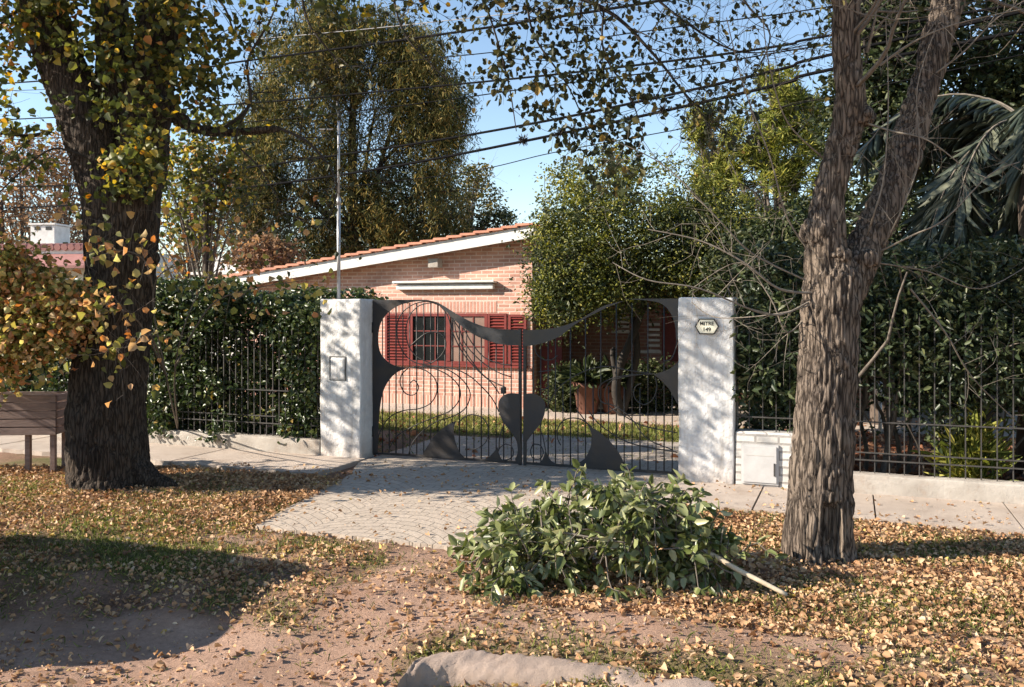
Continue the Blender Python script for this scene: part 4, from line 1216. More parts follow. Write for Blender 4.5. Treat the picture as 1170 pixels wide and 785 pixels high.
# climber with its stems over the porch
bV = G(725, 476)
vi = empty('climbing_vine', bV, 0, label='big yellow green climber with dark stems mounded over the porch roof', cat='climber')
DV = bV.y
tbs = []
for pts in ([(712, 476, 16.2, 12), (704, 450, 16.1, 12), (708, 420, 16.0, 11), (722, 385, 15.9, 10), (735, 350, 15.8, 8), (745, 300, 15.8, 6)],
            [(712, 470, 16.2, 9), (722, 430, 16.1, 9), (728, 400, 16.0, 8), (722, 360, 15.9, 7), (705, 320, 15.8, 5)],
            [(706, 440, 16.1, 8), (700, 405, 16.1, 7), (703, 398, 16.1, 6)]):
    tbs.append(smooth_line(*pxline(pts)))
mb = MB()
for ln, rr in tbs: mb.tube([a - bV for a in ln], rr, 8)
mb.build('stems', M['twig_dark'], vi, True)
ell = []
for (px, py, D, rx, ry, rz) in [(660, 290, 15.6, .8, 1.0, 1.0), (720, 280, 15.8, 1.1, 1.2, 1.1), (780, 295, 15.6, 1.0, 1.2, .9), (650, 230, 16.2, .55, .8, .7), (690, 205, 16.4, .85, .8, .6), (760, 220, 16.3, 1.0, .8, .6), (820, 280, 15.8, .9, .9, .9), (850, 330, 15.3, .7, .8, .8), (640, 350, 15.3, .45, .6, .55), (815, 320, 15.5, .7, .9, .7), (690, 335, 15.5, .7, .8, .45), (800, 255, 16.5, .7, .7, .5), (625, 300, 15.6, .3, .5, .9)]:
    c = P(px, py, D) - bV; ell.append(((c.x, c.y, c.z), (rx, ry, rz)))
pc = cloud(70000, ell, 22, .17, .5, 1.8); N = len(pc)
leaves('crown', pc, rdir(N, .7, -.4), rdir(N, 1, .5), .068 * rng.uniform(.5, 1.2, N), .5, M['vine'], vi)
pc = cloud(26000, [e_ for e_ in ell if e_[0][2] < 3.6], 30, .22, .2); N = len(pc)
leaves('crown', pc, rdir(N, .7, -.4), rdir(N, 1, .5), .08 * rng.uniform(.5, 1.2, N), .5, M['dark_leaf'], vi)  # lower leaves in darker green; the shade beneath is put into their colour
mb = MB()
for _ in range(30):
    c, r_ = random.choice(ell)
    ln = wander((c[0], c[1], c[2] + r_[2] * .6), (random.gauss(0, .6), random.gauss(0, .4), 1), random.uniform(.5, 1.1), 6, .18)
    mb.tube(ln, .006, 4, False)
mb.build('shoots', M['twig'], vi)

# ------------------------------------------------------------------ trees behind
def bg_tree(name, label, px, D, trunk_px, ells, N, mat, L, wid, cl=30, crad=.3, group=None, shell=.5, gate=None, hang=.3, branch=14, barkm='bark_plain', blen=1.5, cat='tree', zs=.6):
    b0 = Vector(((px - CX) / F * D, D, 0))
    o = empty(name, b0, 0, label=label, cat=cat, group=group)
    ee = []
    for (a, b_, Dd, rx, ry, rz) in ells:
        c = P(a, b_, Dd) - b0; ee.append(((c.x, c.y, c.z), (rx, ry, rz)))
    topz = max(e_[0][2] for e_ in ee)
    r0 = trunk_px
    pts = [Vector((0, 0, -.1))] + [Vector((random.gauss(0, .04) * q * r0 * 3, random.gauss(0, .1), topz * q / 5)) for q in range(1, 6)]
    ln, rr = smooth_line(pts, [r0, r0 * .85, r0 * .7, r0 * .5, r0 * .35, r0 * .15])
    MB().tube(ln, rr, 10).build('trunk', M[barkm], o, True)
    mb = MB()
    for _ in range(branch):
        c, r_ = random.choice(ee)
        tgt = Vector(c) + Vector((random.uniform(-1, 1) * r_[0], random.uniform(-1, 1) * r_[1], random.uniform(-.6, .9) * r_[2]))
        u = random.uniform(.25, .9); q = int(u * (len(ln) - 1)); st_ = ln[q]
        if st_.z > tgt.z + .5: st_ = ln[max(1, q // 2)]
        l2_, r2_ = smooth_line([st_, st_.lerp(tgt, .5) + Vector((0, 0, .15 * (tgt - st_).length)), tgt], [rr[q] * .5, rr[q] * .3, .008])
        mb.tube(l2_, r2_, 5, False)
        twigs_on(mb, l2_, r2_, 5, blen, 1, .15, 0, None, .004, .3)
    mb.build('branches', M['twig_dark' if name in ('drooping_conifer', 'evergreen_tree', 'back_tree') else 'twig'], o, True)
    if N:
        pc = cloud(N, ee, cl, crad, shell, gate, seed=px); n_ = len(pc)
        leaves('crown', pc, rdir(n_, zs, -hang), rdir(n_), L * rng.uniform(.5, 1.2, n_), wid, mat, o)
    return o, ee, b0

# big drooping conifer
DC = 27.0
E = []
for (a, b_, rx, rz) in [(400, 60, 1.9, 1.0), (360, 100, 2.0, 1.3), (440, 110, 2.2, 1.2), (480, 90, 1.2, 1.2), (345, 160, 2.0, 1.5), (420, 175, 2.3, 1.5), (490, 160, 1.1, 1.3), (330, 230, 1.9, 1.6), (400, 240, 2.3, 1.6), (470, 230, 1.8, 1.3), (370, 45, 1.0, .9), (455, 270, 2.1, 1.0), (300, 210, 1.0, 1.4), (515, 120, .7, 1.0), (335, 60, 1.2, 1.2), (310, 130, 1.1, 1.4), (375, 15, 1.0, .8), (440, 35, 1.3, .8), (485, 55, .8, .7), (360, 270, 1.6, 1.1)]:
    E.append((a, b_, DC, rx, 1.8, rz))
co, ee, b0 = bg_tree('drooping_conifer', 'tall broad conifer with drooping olive foliage behind the brick house', 405, DC, .26, E, 0, M['cedar'], .3, .1, branch=26)
pc = cloud(30000, [(c_, (r_[0] * .8, r_[1] * .7, r_[2] * .85)) for c_, r_ in ee], 30, .3, .2); N = len(pc)
leaves('crown', pc, rdir(N, .6, -1.0), rdir(N), .17 * rng.uniform(.5, 1.2, N), .22, M['dark_leaf'], co)
pcs = []
for _ in range(3900):
    c, r_ = ee[rng.integers(len(ee))]
    v = rng.normal(size=3); v /= np.linalg.norm(v); v[1] = -abs(v[1]) * .9 if rng.random() < .7 else v[1]
    q = np.array(c) + v * np.array(r_) * rng.uniform(.55, 1.05)
    if mn.noise(Vector(q * .9)) < -.15: continue
    ln_ = rng.uniform(.5, 1.5)
    m_ = 34
    tpar = rng.random(m_)
    dx_ = rng.normal(size=2) * .3
    pcs.append(q + np.stack([dx_[0] * tpar + rng.normal(size=m_) * .09, dx_[1] * tpar + rng.normal(size=m_) * .09, -tpar * ln_ + rng.normal(size=m_) * .04], 1))
pc = np.concatenate(pcs); N = len(pc)
leaves('crown', pc, rdir(N, .5, -1.2), rdir(N), .19 * rng.uniform(.4, 1.2, N), .13, M['cedar'], co)

bg_tree('dark_conifer', 'dark bluish conifer mass just above the tiled roof ridge', 480, 30, .2, [(470, 250, 30, 2.0, 1.5, 1.8), (500, 230, 30, 1.0, 1, 1.5), (440, 290, 30, 2.4, 1.5, 1.0), (510, 280, 30, 1.4, 1.2, 1.0)], 12000, M['dark_leaf'], .2, .2, 30, .3, hang=.8)
bg_tree('airy_tree', 'small pale airy tree with yellowish crown far behind the roof ridge', 535, 38, .12, [(530, 210, 38, .9, .9, .8), (550, 230, 38, 1.0, .8, .8), (515, 240, 38, .8, .8, 1.0), (548, 200, 38, .6, .6, .5)], 2600, M['cedar'], .16, .5, 14, .2, hang=.2, branch=18)
bg_tree('round_dark_shrub', 'round dark green bush peeping over the top end of the tiled roof', 568, 30, .1, [(568, 262, 30, .6, .6, .7), (590, 272, 30, .7, .6, .4), (540, 275, 30, .6, .6, .4)], 3500, M['dark_leaf'], .14, .5, 20, .15, hang=.2)
# far left thin reddish trees
for q, (px, D, lab) in enumerate(((25, 34, 'brown leaved bushy tree behind the white chimney at the far left edge'), (75, 36, 'reddish brown tree between the white chimney and the thick trunk'))):
    bg_tree('brown_tree', lab, px, D, .12, [(px, 215, D, 2.2, 1.2, 2.0), (px + 15, 260, D, 2.0, 1.2, 1.4), (px - 20, 180, D, 1.2, 1, 1)], 3800, M['brown_tree'], .16, .6, 16, .35, branch=40, hang=.2, blen=1.6)
bg_tree('bare_tree', 'thin many branched grey tree with a few yellow leaves, just right of the thick trunk', 215, 26, .10, [(205, 230, 26, 1.3, 1, 1.7), (240, 200, 26, 1.2, 1, 1.6), (225, 280, 26, 1.6, 1, 1.0), (260, 260, 26, .9, 1, 1.2)], 1500, M['autumn_red'], .16, .7, 6, .3, branch=70, blen=1.7)
bg_tree('yellow_tree', 'yellow green leaved tree seen between the thick trunk and the conifer', 235, 20, .10, [(215, 190, 20, .7, .6, .6), (245, 160, 20, .7, .7, .8), (262, 205, 20, .5, .5, .8), (225, 240, 20, .8, .6, .7)], 1800, M['autumn'], .15, .75, 8, .22, branch=26, blen=.9)
bg_tree('blue_conifer', 'dusky conifer standing left of the drooping conifer', 290, 30, .14, [(292, 190, 30, .7, .7, 1.8), (285, 240, 30, 1.1, .8, 1.5), (300, 140, 30, .4, .5, 1.0)], 6000, M['dark_leaf'], .2, .2, 25, .2, hang=.6)
bg_tree('russet_bush', 'russet leaved bush at the low left end of the tiled roof', 312, 21.5, .05, [(300, 285, 21.5, .55, .4, .4), (325, 292, 21.5, .4, .4, .3), (280, 295, 21.5, .4, .4, .35)], 900, M['brown_tree'], .13, .7, 10, .16, branch=26, blen=.5, cat='bush')
# pines on the right
def pine(px, D, label, E, K, seed):
    o, ee, b0 = bg_tree('pine_tree', label, px, D, .2, E, 0, None, 0, 0, branch=40, blen=.9)
    P_ = []; A_ = []
    for _ in range(K):
        c, r_ = ee[rng.integers(len(ee))]
        v = rng.normal(size=3); v /= np.linalg.norm(v)
        q = np.array(c) + v * np.array(r_) * rng.uniform(.5, 1.05)
        if mn.noise(Vector(q * .8) + Vector((seed, 0, 0))) < -.1: continue
        ax = rdir(34, .8, .35)
        P_.append(np.repeat(q[None], 34, 0) + rng.normal(size=(34, 3)) * .05 + ax * .02); A_.append(ax)
    P_ = np.concatenate(P_); A_ = np.concatenate(A_); N = len(P_)
    leaves('crown', P_, A_, rdir(N), .26 * rng.uniform(.6, 1.2, N), .12, M['pine'], o)
pine(815, 25, 'slender yellow green pine showing against the sky above the climber', [(805, 150, 25, .5, .6, .9), (815, 200, 25, .9, .8, 1.0), (800, 250, 25, 1.1, .8, .8), (840, 180, 25, .6, .6, .9), (850, 230, 25, 1.1, .8, .9)], 420, 3)
pine(885, 24, 'taller yellow green pine just left of the forked trunk', [(880, 110, 24, .8, .8, .7), (860, 160, 24, .9, .8, .9), (900, 170, 24, 1.0, .8, 1.0), (920, 140, 24, .6, .6, .9), (880, 230, 24, 1.5, .8, 1.1), (925, 210, 24, .8, .8, 1.2), (860, 290, 24, 1.5, .8, 1.1)], 760, 8)
# shaded mass behind the climber, right of it
bg_tree('dense_shrub', 'dark dense shrub mass between the climber and the forked trunk', 860, 14, .08, [(850, 320, 14, .6, .8, .8), (880, 350, 13.4, .5, .8, .9), (900, 290, 14, .5, .8, .9), (840, 370, 13, .4, .6, .5), (905, 400, 13, .5, .6, .8)], 26000, M['dark_leaf'], .11, .5, 25, .18, branch=30, blen=.6, cat='shrub', gate=2.0)
# big dark evergreens right
bg_tree('evergreen_tree', 'large dark evergreen filling the gap between the two limbs of the forked trunk', 1010, 15, .22, [(1000, 60, 15, .75, 1, 1.2), (1010, 150, 15, .8, 1, 1.1), (1000, 240, 15, .9, 1, 1.1), (1020, 320, 14.5, 1.0, 1, 1.0), (1030, 0, 15, .9, 1, 1.0), (975, 130, 15, .35, .8, .7)], 26000, M['dark_leaf'], .13, .5, 25, .22, branch=20, gate=1.5)
bg_tree('evergreen_tree', 'broad dark evergreen behind the palm at the right edge', 1130, 15.5, .25, [(1130, 40, 15.5, 1.6, 1.2, 1.4), (1100, 130, 15.5, 1.4, 1, 1.3), (1160, 180, 15.5, 1.5, 1, 1.4), (1100, 260, 15, 1.5, 1, 1.2), (1180, 310, 15, 1.4, 1, 1.3), (1090, 350, 14.5, 1.2, 1, 1.0), (1210, 60, 15.5, 1.3, 1.2, 1.5)], 36000, M['dark_leaf'], .14, .5, 25, .26, branch=20, gate=1.3)
bg_tree('back_tree', 'shadowy tree deep in the garden behind the right railing', 1010, 18.5, .25, [(960, 380, 18.5, 1.8, 1, 1.4), (1060, 380, 18.5, 2.0, 1, 1.6), (1160, 390, 18, 2.0, 1, 1.6), (900, 370, 19, 1.6, 1, 1.3), (1240, 390, 18, 2.0, 1, 1.8), (960, 440, 18, 2.0, .8, .6), (1100, 445, 18, 2.5, .8, .6)], 45000, M['dark_leaf'], .2, .5, 25, .35, branch=20)
# palm
bP = Vector((6.35, 10.6, 0))
pm = empty('palm_tree', bP, 0, label='palm with long drooping grey green fronds at the right edge', cat='palm')
MB().tube([(0, 0, 0), (.05, 0, 1.5), (0, 0, 3.0), (0, 0, 4.1)], [.24, .2, .19, .22], 14).build('trunk', M['bark_plain'], pm, True)
for q in range(17):
    az = math.pi * (.55 + .95 * (q % 9) / 8) + random.gauss(0, .1) if q < 12 else random.uniform(-1.2, 1.4)
    el = random.uniform(.1, 1.1)
    dv = Vector((math.cos(az) * math.cos(el), math.sin(az) * math.cos(el), math.sin(el)))
    pts = [Vector((0, 0, 4.1))]
    for k_ in range(14):
        dv = (dv + Vector((0, 0, -.17))).normalized(); pts.append(pts[-1] + dv * .165)
    fr = MB().tube(pts, [.022 - .0013 * k_ for k_ in range(15)], 5).build('frond', M['twig_pale'], pm, True)
    PP = []; AA = []
    for k_ in range(2, 14):
        t_ = (pts[k_ + 1] - pts[k_]).normalized(); sd_ = t_.cross(Vector((0, 0, 1))).normalized()
        for u in np.linspace(0, 1, 7, endpoint=False):
            for sg in (-1, 1):
                PP.append(pts[k_].lerp(pts[k_ + 1], u)); AA.append(t_ * .8 + sd_ * sg * .75 + Vector((0, 0, -.55)) + Vector((random.gauss(0, .1), random.gauss(0, .1), random.gauss(0, .1))))
    N = len(PP)
    leaves('leaflets', np.array([tuple(a) for a in PP]), np.array([tuple(a) for a in AA]), rdir(N, .3, 1), .52 * rng.uniform(.7, 1.1, N), .038, M['palm'], fr, curl=.35, fold=.1)

# ------------------------------------------------------------------ neighbour's white house at far left
b0 = Vector((-.56 * 30, 30, 0))
nh = empty('white_neighbour_house', b0, R(-6), label='distant white walled house with red roof and square white chimney', cat='house')
z_ = lambda py, D=30: CAMH + (HY - py) / F * D
MB().box(-6, 3.2, 0, 5, 0, z_(283)).build('wall', M['white_paint'], nh)
rf = MB()
rf.add([(-6.2, -.9, z_(305)), (3.4, -.9, z_(305)), (3.4, .02, z_(290)), (-6.2, .02, z_(290)), (-6.2, -.9, z_(308)), (3.4, -.9, z_(308)), (3.4, .02, z_(293)), (-6.2, .02, z_(293))], [(0, 1, 2, 3), (4, 7, 6, 5), (0, 4, 5, 1), (1, 5, 6, 2), (2, 6, 7, 3), (3, 7, 4, 0)])
M['red_roof'] = mat_plain('red_sheet_roof', (.36, .17, .15), (.25, .11, .10), 3, .7)
rf.build('roof', M['red_roof'], nh)
tb = MB()
for q in range(38):
    xx = -6 + q * .245
    tb.tube([(xx, -.1, z_(283)), (xx, .4, z_(283) + .06)], .12, 8)
tb.build('coping_tiles', M['red_roof'], nh)
cxn = (32 - CX) / F * 30 - b0.x
ch = MB().box(cxn - .45, cxn + .45, .8, 1.7, z_(285), z_(255)).build('chimney', M['white_paint'], nh, bevel=.01)
MB().box(cxn - .5, cxn + .5, .75, 1.75, z_(254.6), z_(252.5)).build('chimney_cap', M['white_paint'], ch, bevel=.01)
MB().box(cxn - .3, cxn - .08, .79, .83, z_(260.5), z_(256.5)).box(cxn + .12, cxn + .34, .79, .83, z_(260.5), z_(256.5)).build('chimney_opening', M['black'], ch)
b1 = P(258, 312, 24); b1.z = 0
n2 = empty('white_outbuilding', b1, R(-15), label='small white gabled wall glimpsed above the hedge', cat='outbuilding')
MB().prism([(-.6, 0), (.45, 0), (.45, z_(296, 24)), (.1, z_(290, 24)), (-.6, z_(297, 24))], 0, 1.5).build('wall', M['white_paint'], n2)
MB().box(-.9, .6, -.3, 1.6, z_(314, 24), z_(311, 24)).build('ledge', M['white_paint'], n2)
b1 = P(292, 300, 23); b1.z = 0
n3 = empty('brick_outbuilding', b1, R(-15), label='small pinkish brick wall at the low end of the tiled roof', cat='outbuilding')
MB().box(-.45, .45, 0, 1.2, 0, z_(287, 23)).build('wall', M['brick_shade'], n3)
MB().box(-.52, .52, -.06, 1.26, z_(287, 23) + .002, z_(284, 23)).build('coping', M['tile'], n3)

# ------------------------------------------------------------------ wires
def Dw(px): a = (px - CX) / F; return 18.66 / (1 + .767 * a)
WR = [
    ([(-400, 120), (-50, 99), (209, 79), (270, 71), (450, 47), (620, 22), (758, 0), (1000, -42), (1500, -150)], .024, 'wire', 'thickest black overhead cable, the highest of the bundle'),
    ([(-400, 152), (0, 137), (270, 119), (450, 103), (616, 87), (780, 68), (900, 51), (951, 40), (1500, -50)], .016, 'wire', 'black overhead cable, second thick one from the top'),
    ([(-400, 220), (0, 214), (209, 199), (270, 193), (450, 168), (620, 139), (780, 105), (900, 77), (951, 62), (1500, -60)], .019, 'wire', 'black overhead cable, third thick one from the top'),
    ([(-400, 250), (0, 238), (173, 224), (300, 212), (450, 190), (620, 157), (780, 122), (900, 94), (951, 79), (1500, -30)], .021, 'wire', 'black overhead cable with dark tufts on it, lowest thick one'),
    ([(-400, 170), (0, 160), (300, 138), (480, 118), (625, 98), (780, 78), (900, 58), (951, 50), (1500, -40)], .009, 'wire', 'thin cable running close under the second thick one'),
    ([(-400, 260), (100, 245), (380, 215), (530, 197), (620, 177), (670, 167), (800, 143), (951, 110), (1500, -10)], .007, 'wire', 'thin sagging cable below all the others'),
    ([(-400, 112), (0, 104), (300, 84), (580, 58), (720, 38), (860, 20), (945, 8), (1500, -80)], .008, 'wire', 'thin dark cable crossing just over the second thick one'),
    ([(-400, 80), (0, 66), (300, 44), (580, 16), (760, -6), (1500, -110)], .007, 'wire_grey', 'thin grey cable near the top edge above the thickest one'),
]
for pts, r_, mt, lab in WR:
    r_ *= 1.45 if r_ > .022 else 1.8
    p3 = [P(a, b_, Dw(a)) for a, b_ in pts]
    c0_ = p3[4]
    mb = MB().tube([a - c0_ for a in crv(p3, 8)], r_ * .8, 6)
    o = mb.build('overhead_cable', M[mt], None, True, loc=c0_)
    tag(o, lab, 'cable', 'overhead cables crossing the view')
for q, (px, py) in enumerate([(598, 160), (641, 152), (655, 149), (757, 126)]):
    c = P(px, py, Dw(px) - .02); N = 90
    o = leaves('air_plant', rng.normal(size=(N, 3)) * .015, rdir(N), rdir(N), .16 * rng.uniform(.4, 1.1, N), .12, M['twig_dark'])
    o.location = c
    tag(o, ('spiky dark tuft clinging to the lowest thick cable, leftmost of four', 'spiky dark tuft on the cable, second from the left', 'spiky dark tuft on the cable, third from the left', 'spiky dark tuft on the cable, rightmost of four')[q], 'air plant', 'tufts growing on the cable')
up_ = empty('utility_post', Vector((-.585 * 33.8, 33.8, 0)), 0, label='dark wooden post stub at the far left edge by the white chimney', cat='utility post')
MB().tube([(0, 0, 0), (0, 0, 6.2)], [.17, .13], 10).build('post_shaft', M['bark_plain'], up_, True)
MB().box(-.5, .5, -.05, .05, 5.7, 5.8).build('cross_arm', M['bark_plain'], up_)

# ------------------------------------------------------------------ concrete kerb fragment in the foreground
kc = G(640, 775)
mb = MB()
prof = []
line = [(455, 772), (480, 757), (530, 752), (600, 757), (680, 765), (740, 776), (830, 792), (920, 806)]
ln = crv([G(a, b_) for a, b_ in line], 16)
rings = []
for q, p_ in enumerate(ln):
    u = q / (len(ln) - 1)
    w_ = .135 * min(1, u * 5 + .15)
    h_ = .10 * min(1, u * 7 + .2)
    nn_ = 17
    ring = []
    for k_ in range(nn_):
        a = math.pi * k_ / (nn_ - 1)
        rr = 1 + .16 * mn.noise(Vector((q * .14, k_ * .2, 0))) + .10 * mn.noise(Vector((q * .6, k_ * .7, 4))) + .05 * mn.noise(Vector((q * 1.7, k_ * 1.9, 4)))
        ca, sa = math.cos(a), math.sin(a)
        ring.append(p_ + Vector((n.x, n.y, 0)) * (w_ * rr * (abs(ca) ** .6) * (1 if ca > 0 else -1)) + Vector((0, 0, -.13 + (h_ + .05) * rr * sa ** .8)) - kc)
    rings.append(ring)
vs = [v_ for r_ in rings for v_ in r_]
fs = [(q * 17 + k_, q * 17 + k_ + 1, (q + 1) * 17 + k_ + 1, (q + 1) * 17 + k_) for q in range(len(rings) - 1) for k_ in range(16)]
fs += [tuple(range(17)), tuple((len(rings) - 1) * 17 + k_ for k_ in range(16, -1, -1))]
mb.add(vs, fs)
kb = mb.build('kerb_fragment', M['kerb_dusty'], None, True, loc=kc)
tag(kb, 'worn rounded piece of old concrete kerb half buried in the foreground dirt', 'kerb piece')

# ------------------------------------------------------------------ heap of cut branches
bC = G(706, 676); bC.y += .35; bC.z = 0
hp = empty('cut_branch_heap', bC, 0, label='heap of freshly cut leafy laurel branches dumped on the verge in front of the gate', cat='branch heap')
def heap_h(x, y):
    # x from -1.1 .. 1.0
    pr_ = np.interp(x, [-1.0, -.85, -.6, -.25, .0, .24, .42, .65, .9, 1.05], [.05, .36, .44, .50, .66, .78, .64, .34, .20, .05])
    pr_ *= 1 + .38 * mn.noise(Vector((x * 3.2, y * 3.2, 40)))
    return pr_ * math.sqrt(max(0, 1 - (y / .52) ** 2))
mb = MB(); PP = []; AA = []
for _ in range(300):
    x0 = random.uniform(-.88, .86); y0 = random.uniform(-.42, .35)
    H_ = heap_h(x0, y0)
    if H_ < .05: continue
    z0 = H_ * random.uniform(.45, .9)
    dv = Vector((random.gauss(-.25, .6), random.gauss(-.3 if y0 < 0 else .1, .5), random.gauss(.15, .45)))
    ln_ = wander((x0, y0, z0), dv, random.uniform(.2, .42), 6, .2, -.07)
    ex_ = .30 if random.random() < .16 else .09
    if ex_ > .2: ln_ = wander((x0, y0, z0), dv + Vector((0, 0, .8)), random.uniform(.3, .5), 6, .15, -.03)
    ln_ = [Vector((p_.x, p_.y, max(.015, min(p_.z, heap_h(p_.x, p_.y) + ex_)))) for p_ in ln_]
    mb.tube(ln_, [.008 - .0009 * q for q in range(7)], 5, False)
    for q in range(1, 7):
        t_ = (ln_[q] - ln_[q - 1]).normalized() if (ln_[q] - ln_[q - 1]).length > 1e-5 else Vector((0, 0, 1))
        for k_ in range(3 if q > 3 else 2):
            a = random.uniform(0, 6.28)
            u = t_.orthogonal().normalized(); w_ = t_.cross(u)
            PP.append(ln_[q]); AA.append(t_ * random.uniform(.3, .9) + (u * math.cos(a) + w_ * math.sin(a)) * .8 + Vector((0, -.15, -.35)))
mb.build('twigs', M['twig'], hp, True)
N = len(PP)
leaves('foliage', np.array([tuple(a) for a in PP]), np.array([tuple(a) for a in AA]), rdir(N, 1, .6), .10 * rng.uniform(.35, 1.25, N), rng.uniform(.38, .6, N), M['laurel'], hp, fold=.16, curl=.18)
mb = MB()
tipp = [Vector((1.13, -.56, .045)), Vector((.84, -.42, .17)), Vector((.52, -.26, .29)), Vector((-.2, .1, .25))]
ln_, rr = smooth_line(tipp, [.015, .018, .018, .014]); mb.tube(ln_, rr, 8)
mb.build('bare_stick', M['stick'], hp, True)
mb = MB()
for pts in ([(.72, -.2, .2), (.83, -.25, .24), (.95, -.28, .25), (1.0, -.26, .24)], [(.60, -.22, .18), (.74, -.24, .30), (.76, -.25, .38), (.78, -.24, .44)], [(-.4, -.35, .42), (-.1, -.4, .38), (.1, -.42, .36)]):
    ln_, rr = smooth_line([Vector(a) for a in pts], list(np.linspace(.009, .004, len(pts)))); mb.tube(ln_, rr, 6)
mb.build('twigs', M['twig_pale'], hp, True)

# ------------------------------------------------------------------ leaf litter and grass (uncountable)
def litter(name, N, box, dens, L, mat, label=None):
    x = rng.uniform(box[0], box[1], N); y = rng.uniform(box[2], box[3], N)
    keep = np.zeros(N, bool); zz = np.zeros(N)
    rv = rng.random(N)
    for q in range(N):
        s, t = local_t(x[q], y[q])
        if rv[q] < dens(x[q], y[q], s, t):
            keep[q] = True
            zz[q] = gh(x[q], y[q]) + .006
            if (t < 1.12 and t > 0) : zz[q] = .045
            elif DRV0 - .1 < s < DRV1 - .25 and 0 < t < DRVF: zz[q] = max(zz[q], .03)
    x, y, zz = x[keep], y[keep], zz[keep]; N = len(x)
    rn_ = np.clip(np.array([.5 + .45 * mn.noise(Vector((a * 2.2, b_ * 2.2, 3))) for a, b_ in zip(x, y)]) + rng.normal(size=N) * .22, 0, 1)
    ax = rdir(N, .25, .05); nr = rdir(N, .7, 1.1)
    pos = np.stack([x, y, zz + rng.random(N) ** 2 * .03], 1)
    o = leaves(name, pos, ax, nr, L * (.35 + 1.1 * rng.random(N) ** 1.6), rng.uniform(.4, .95, N), mat, None, rnd=rn_, fold=.35, curl=.2)
    tag(o, label, None, None, 'stuff')
    return o
def dl(x, y, s, t):
    w = mn.noise(Vector((s * .9, t * 1.3, 21))) * .6 + mn.noise(Vector((s * 3.4, t * 3.4, 31))) * .4
    if t < 0: return 0
    if t < 1.2: return .012 + (.05 if abs(t - 1.1) < .12 else 0) + (.04 if s > 3 and t > .95 else 0)
    if np.interp(t, [0, 1, 2.2, 3.4], [-2.0, -1.62, -1.4, -1.18]) + .1 * w < s < 2.0 and t < 3.45: return .014
    if s < -1.3 and t < 2.9 + w: return min(1, .9 + w)
    if s < -1.2:
        return min(1, max(.05, .45 + w * .8 - (t - 3.6) * .22)) * (1 - .75 * rut(s, t))
    if s > 1.6 and t < 4.6: return min(1, .75 + w)
    if t > 5.4 and s < 1.8: return (.05 + max(0, w) * .5 if t < 6.1 else .16 + w * .5)
    if s > 2.2: return max(.04, min(1, .40 + w * 1.3)) * (1 - .9 * rut(s, t))
    return max(.04, .26 + w * .6 + .06 * s) * (1 - .65 * rut(s, t))
litter('leaf_litter', 270000, (-7.0, 6.6, 4.2, 11.0), dl, .038, M['litter'], 'dry tan and orange leaves scattered over the verge')
def dl2(x, y, s, t):
    if t > -.3: return 0
    if s > 2.4: return .85
    return .12
litter('garden_leaf_litter', 16000, (-3.0, 9.5, 7.5, 16.0), dl2, .09, M['litter_red'], 'reddish dry leaves on the garden floor behind the railing')
def grass(name, N, box, dens, h, label):
    x = rng.uniform(box[0], box[1], N); y = rng.uniform(box[2], box[3], N); rv = rng.random(N)
    keep = [q for q in range(N) if rv[q] < dens(*local_t(x[q], y[q]))]
    x, y = x[keep], y[keep]; N = len(x)
    z = np.array([gh(a, b_) if b_ < 13 and abs(a) < 9.6 else -.02 for a, b_ in zip(x, y)])
    ax = rdir(N, .5, 1.1)
    o = leaves(name, np.stack([x, y, z], 1), ax, rdir(N), h * rng.uniform(.4, 1.2, N), .09, M['grass'], None, fold=.1, curl=.3)
    tag(o, label, None, None, 'stuff')
def dg(s, t):
    if t < 1.2 or (np.interp(t, [0, 1, 2.2, 3.4], [-2.1, -1.72, -1.5, -1.25]) < s < 2.05 and t < 3.5): return 0
    w = mn.noise(Vector((s * 1.0, t * 1.6, 13.3))) + .5 * mn.noise(Vector((s * 3.2, t * 3.2, 2.3)))
    return max(.10, min(1, (.50 if s < 1.2 else .42) + w * 1.1)) * (1 - .96 * rut(s, t))
grass('grass', 230000, (-7, 6.6, 4.2, 10.5), dg, .05, 'short sparse grass growing through the leaves of the verge')
def dg2(s, t): return .9 if (-4.9 < t < -2.8 and s < 2.6) else (.12 if t < -.5 else 0)
grass('lawn', 42000, (-5, 4, 11.0, 17.5), dg2, .09, 'strip of green lawn inside the gate in front of the house')

# ------------------------------------------------------------------ hatchback added out of view to cast the shadow on the verge
cc = Vector((-5.95, 6.27, -.05))
car = empty('added_shadow_car', cc, ROT, label='unseen grey hatchback added beyond the left edge to cast the verge shadow', cat='car')
M['car'] = mat_plain('grey_car_paint', (.22, .23, .25), (.2, .21, .23), 2, .3, .4, 0, .5)
M['tyre'] = mat_plain('tyre_rubber', (.02, .02, .02), None, 9, .8, 0, .2)
prof = [(1.95, .35), (2.0, .75), (1.93, 1.0), (1.78, 1.42), (1.5, 1.52), (.2, 1.56), (-.5, 1.45), (-1.05, 1.02), (-1.85, .88), (-2.0, .6), (-1.98, .32), (-1.6, .28), (1.6, .28)]
bm = bmesh.new()
rows = []
for y_, tf in ((-.86, 0), (-.84, .0), (-.3, 0), (.3, 0), (.84, 0), (.86, 0)):
    row = []
    for (a, c_) in prof:
        w_ = y_ * (1 - max(0, c_ - .95) * .28) * (.93 if a > 1.7 or a < -1.6 else 1)
        row.append(bm.verts.new((a, w_, c_)))
    rows.append(row)
m_ = len(prof)
for q in range(len(rows) - 1):
    for k_ in range(m_): bm.faces.new((rows[q][k_], rows[q][(k_ + 1) % m_], rows[q + 1][(k_ + 1) % m_], rows[q + 1][k_]))
bm.faces.new(rows[0]); bm.faces.new(rows[-1][::-1])
bmesh.ops.recalc_face_normals(bm, faces=bm.faces)
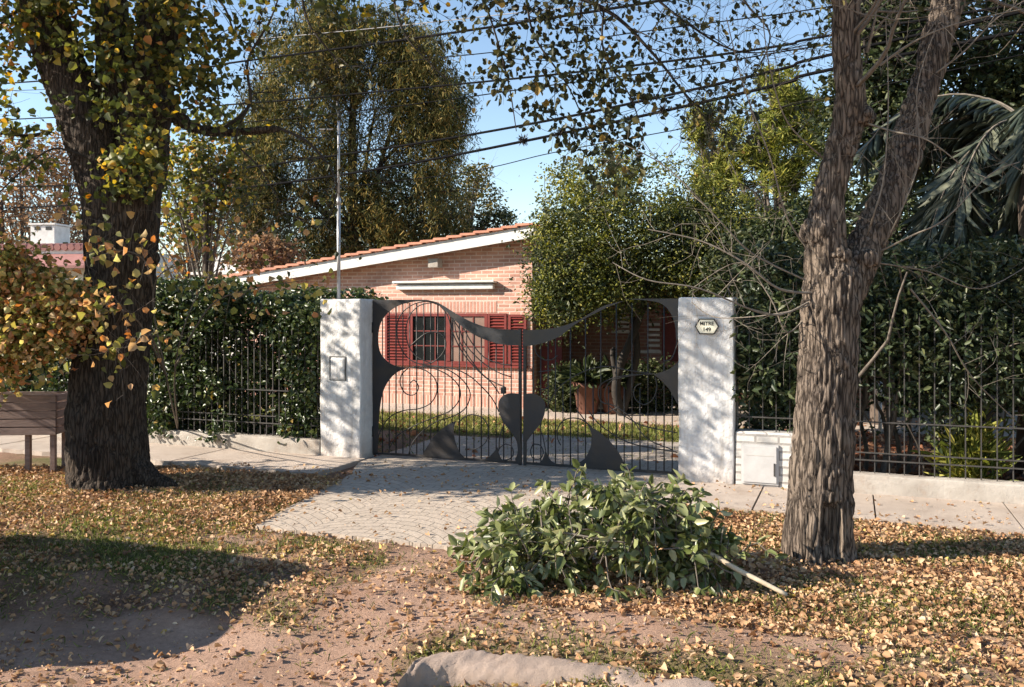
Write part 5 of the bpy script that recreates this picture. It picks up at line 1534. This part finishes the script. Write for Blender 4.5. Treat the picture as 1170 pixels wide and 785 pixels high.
me = bpy.data.meshes.new('body'); bm.to_mesh(me); bm.free(); me.materials.append(M['car'])
body = link(bpy.data.objects.new('body', me), car)
for sg in (-1, 1):
    yy = lambda c_: sg * (.862 * (1 - max(0, c_ - .95) * .28) + .006)
    o_ = [(-.9, 1.04), (-.42, 1.4), (.45, 1.47), (.45, 1.04)]; o2 = [(.52, 1.04), (.52, 1.47), (1.42, 1.44), (1.62, 1.06)]
    for oo in (o_, o2):
        MB().add([(a, yy(c_), c_) for a, c_ in oo], [(0, 1, 2, 3)]).build('window', M['glass'], car)
    for xx in (-1.25, 1.25):
        w_ = MB().tube([(xx, sg * .70, .31), (xx, sg * .885, .31)], .31, 28).build('wheel', M['tyre'], car)
        MB().tube([(xx, sg * .886, .31), (xx, sg * .897, .31)], .19, 20).build('rim', M['mast'], w_)
MB().add([(1.965, -.6, 1.02), (1.965, .6, 1.02), (1.81, .52, 1.40), (1.81, -.52, 1.40)], [(0, 1, 2, 3)]).build('rear_window', M['glass'], car)

# ------------------------------------------------------------------ pebbles and clods on the bare dirt
PN = 9000
px_ = rng.uniform(-5, 4, PN); py_ = rng.uniform(4.3, 8, PN); kp = []
for q in range(PN):
    s_, t_ = local_t(px_[q], py_[q])
    if t_ > 3.5 and rng.random() < rut(s_, t_) * .9: kp.append(q)
px_, py_ = px_[kp], py_[kp]; PN = len(kp)
pz_ = np.array([gh(a, b_) for a, b_ in zip(px_, py_)])
rad_ = .003 + .014 * rng.random(PN) ** 6
octa = np.array([(1, 0, 0), (0, 1, 0), (-1, 0, 0), (0, -1, 0), (0, 0, .8), (0, 0, -.8)])
Vp = octa[None] * rad_[:, None, None] * rng.uniform(.6, 1.2, (PN, 6, 1)) + np.stack([px_, py_, pz_ + rad_ * .3], 1)[:, None, :]
Fp = np.array([(0, 1, 4), (1, 2, 4), (2, 3, 4), (3, 0, 4), (1, 0, 5), (2, 1, 5), (3, 2, 5), (0, 3, 5)])
pb = np_mesh('pebbles', Vp.reshape(-1, 3), (np.arange(PN)[:, None, None] * 6 + Fp[None]).reshape(-1, 3), M['kerb_dusty'])
tag(pb, 'small pebbles and clods on the bare dirt', kind='stuff')
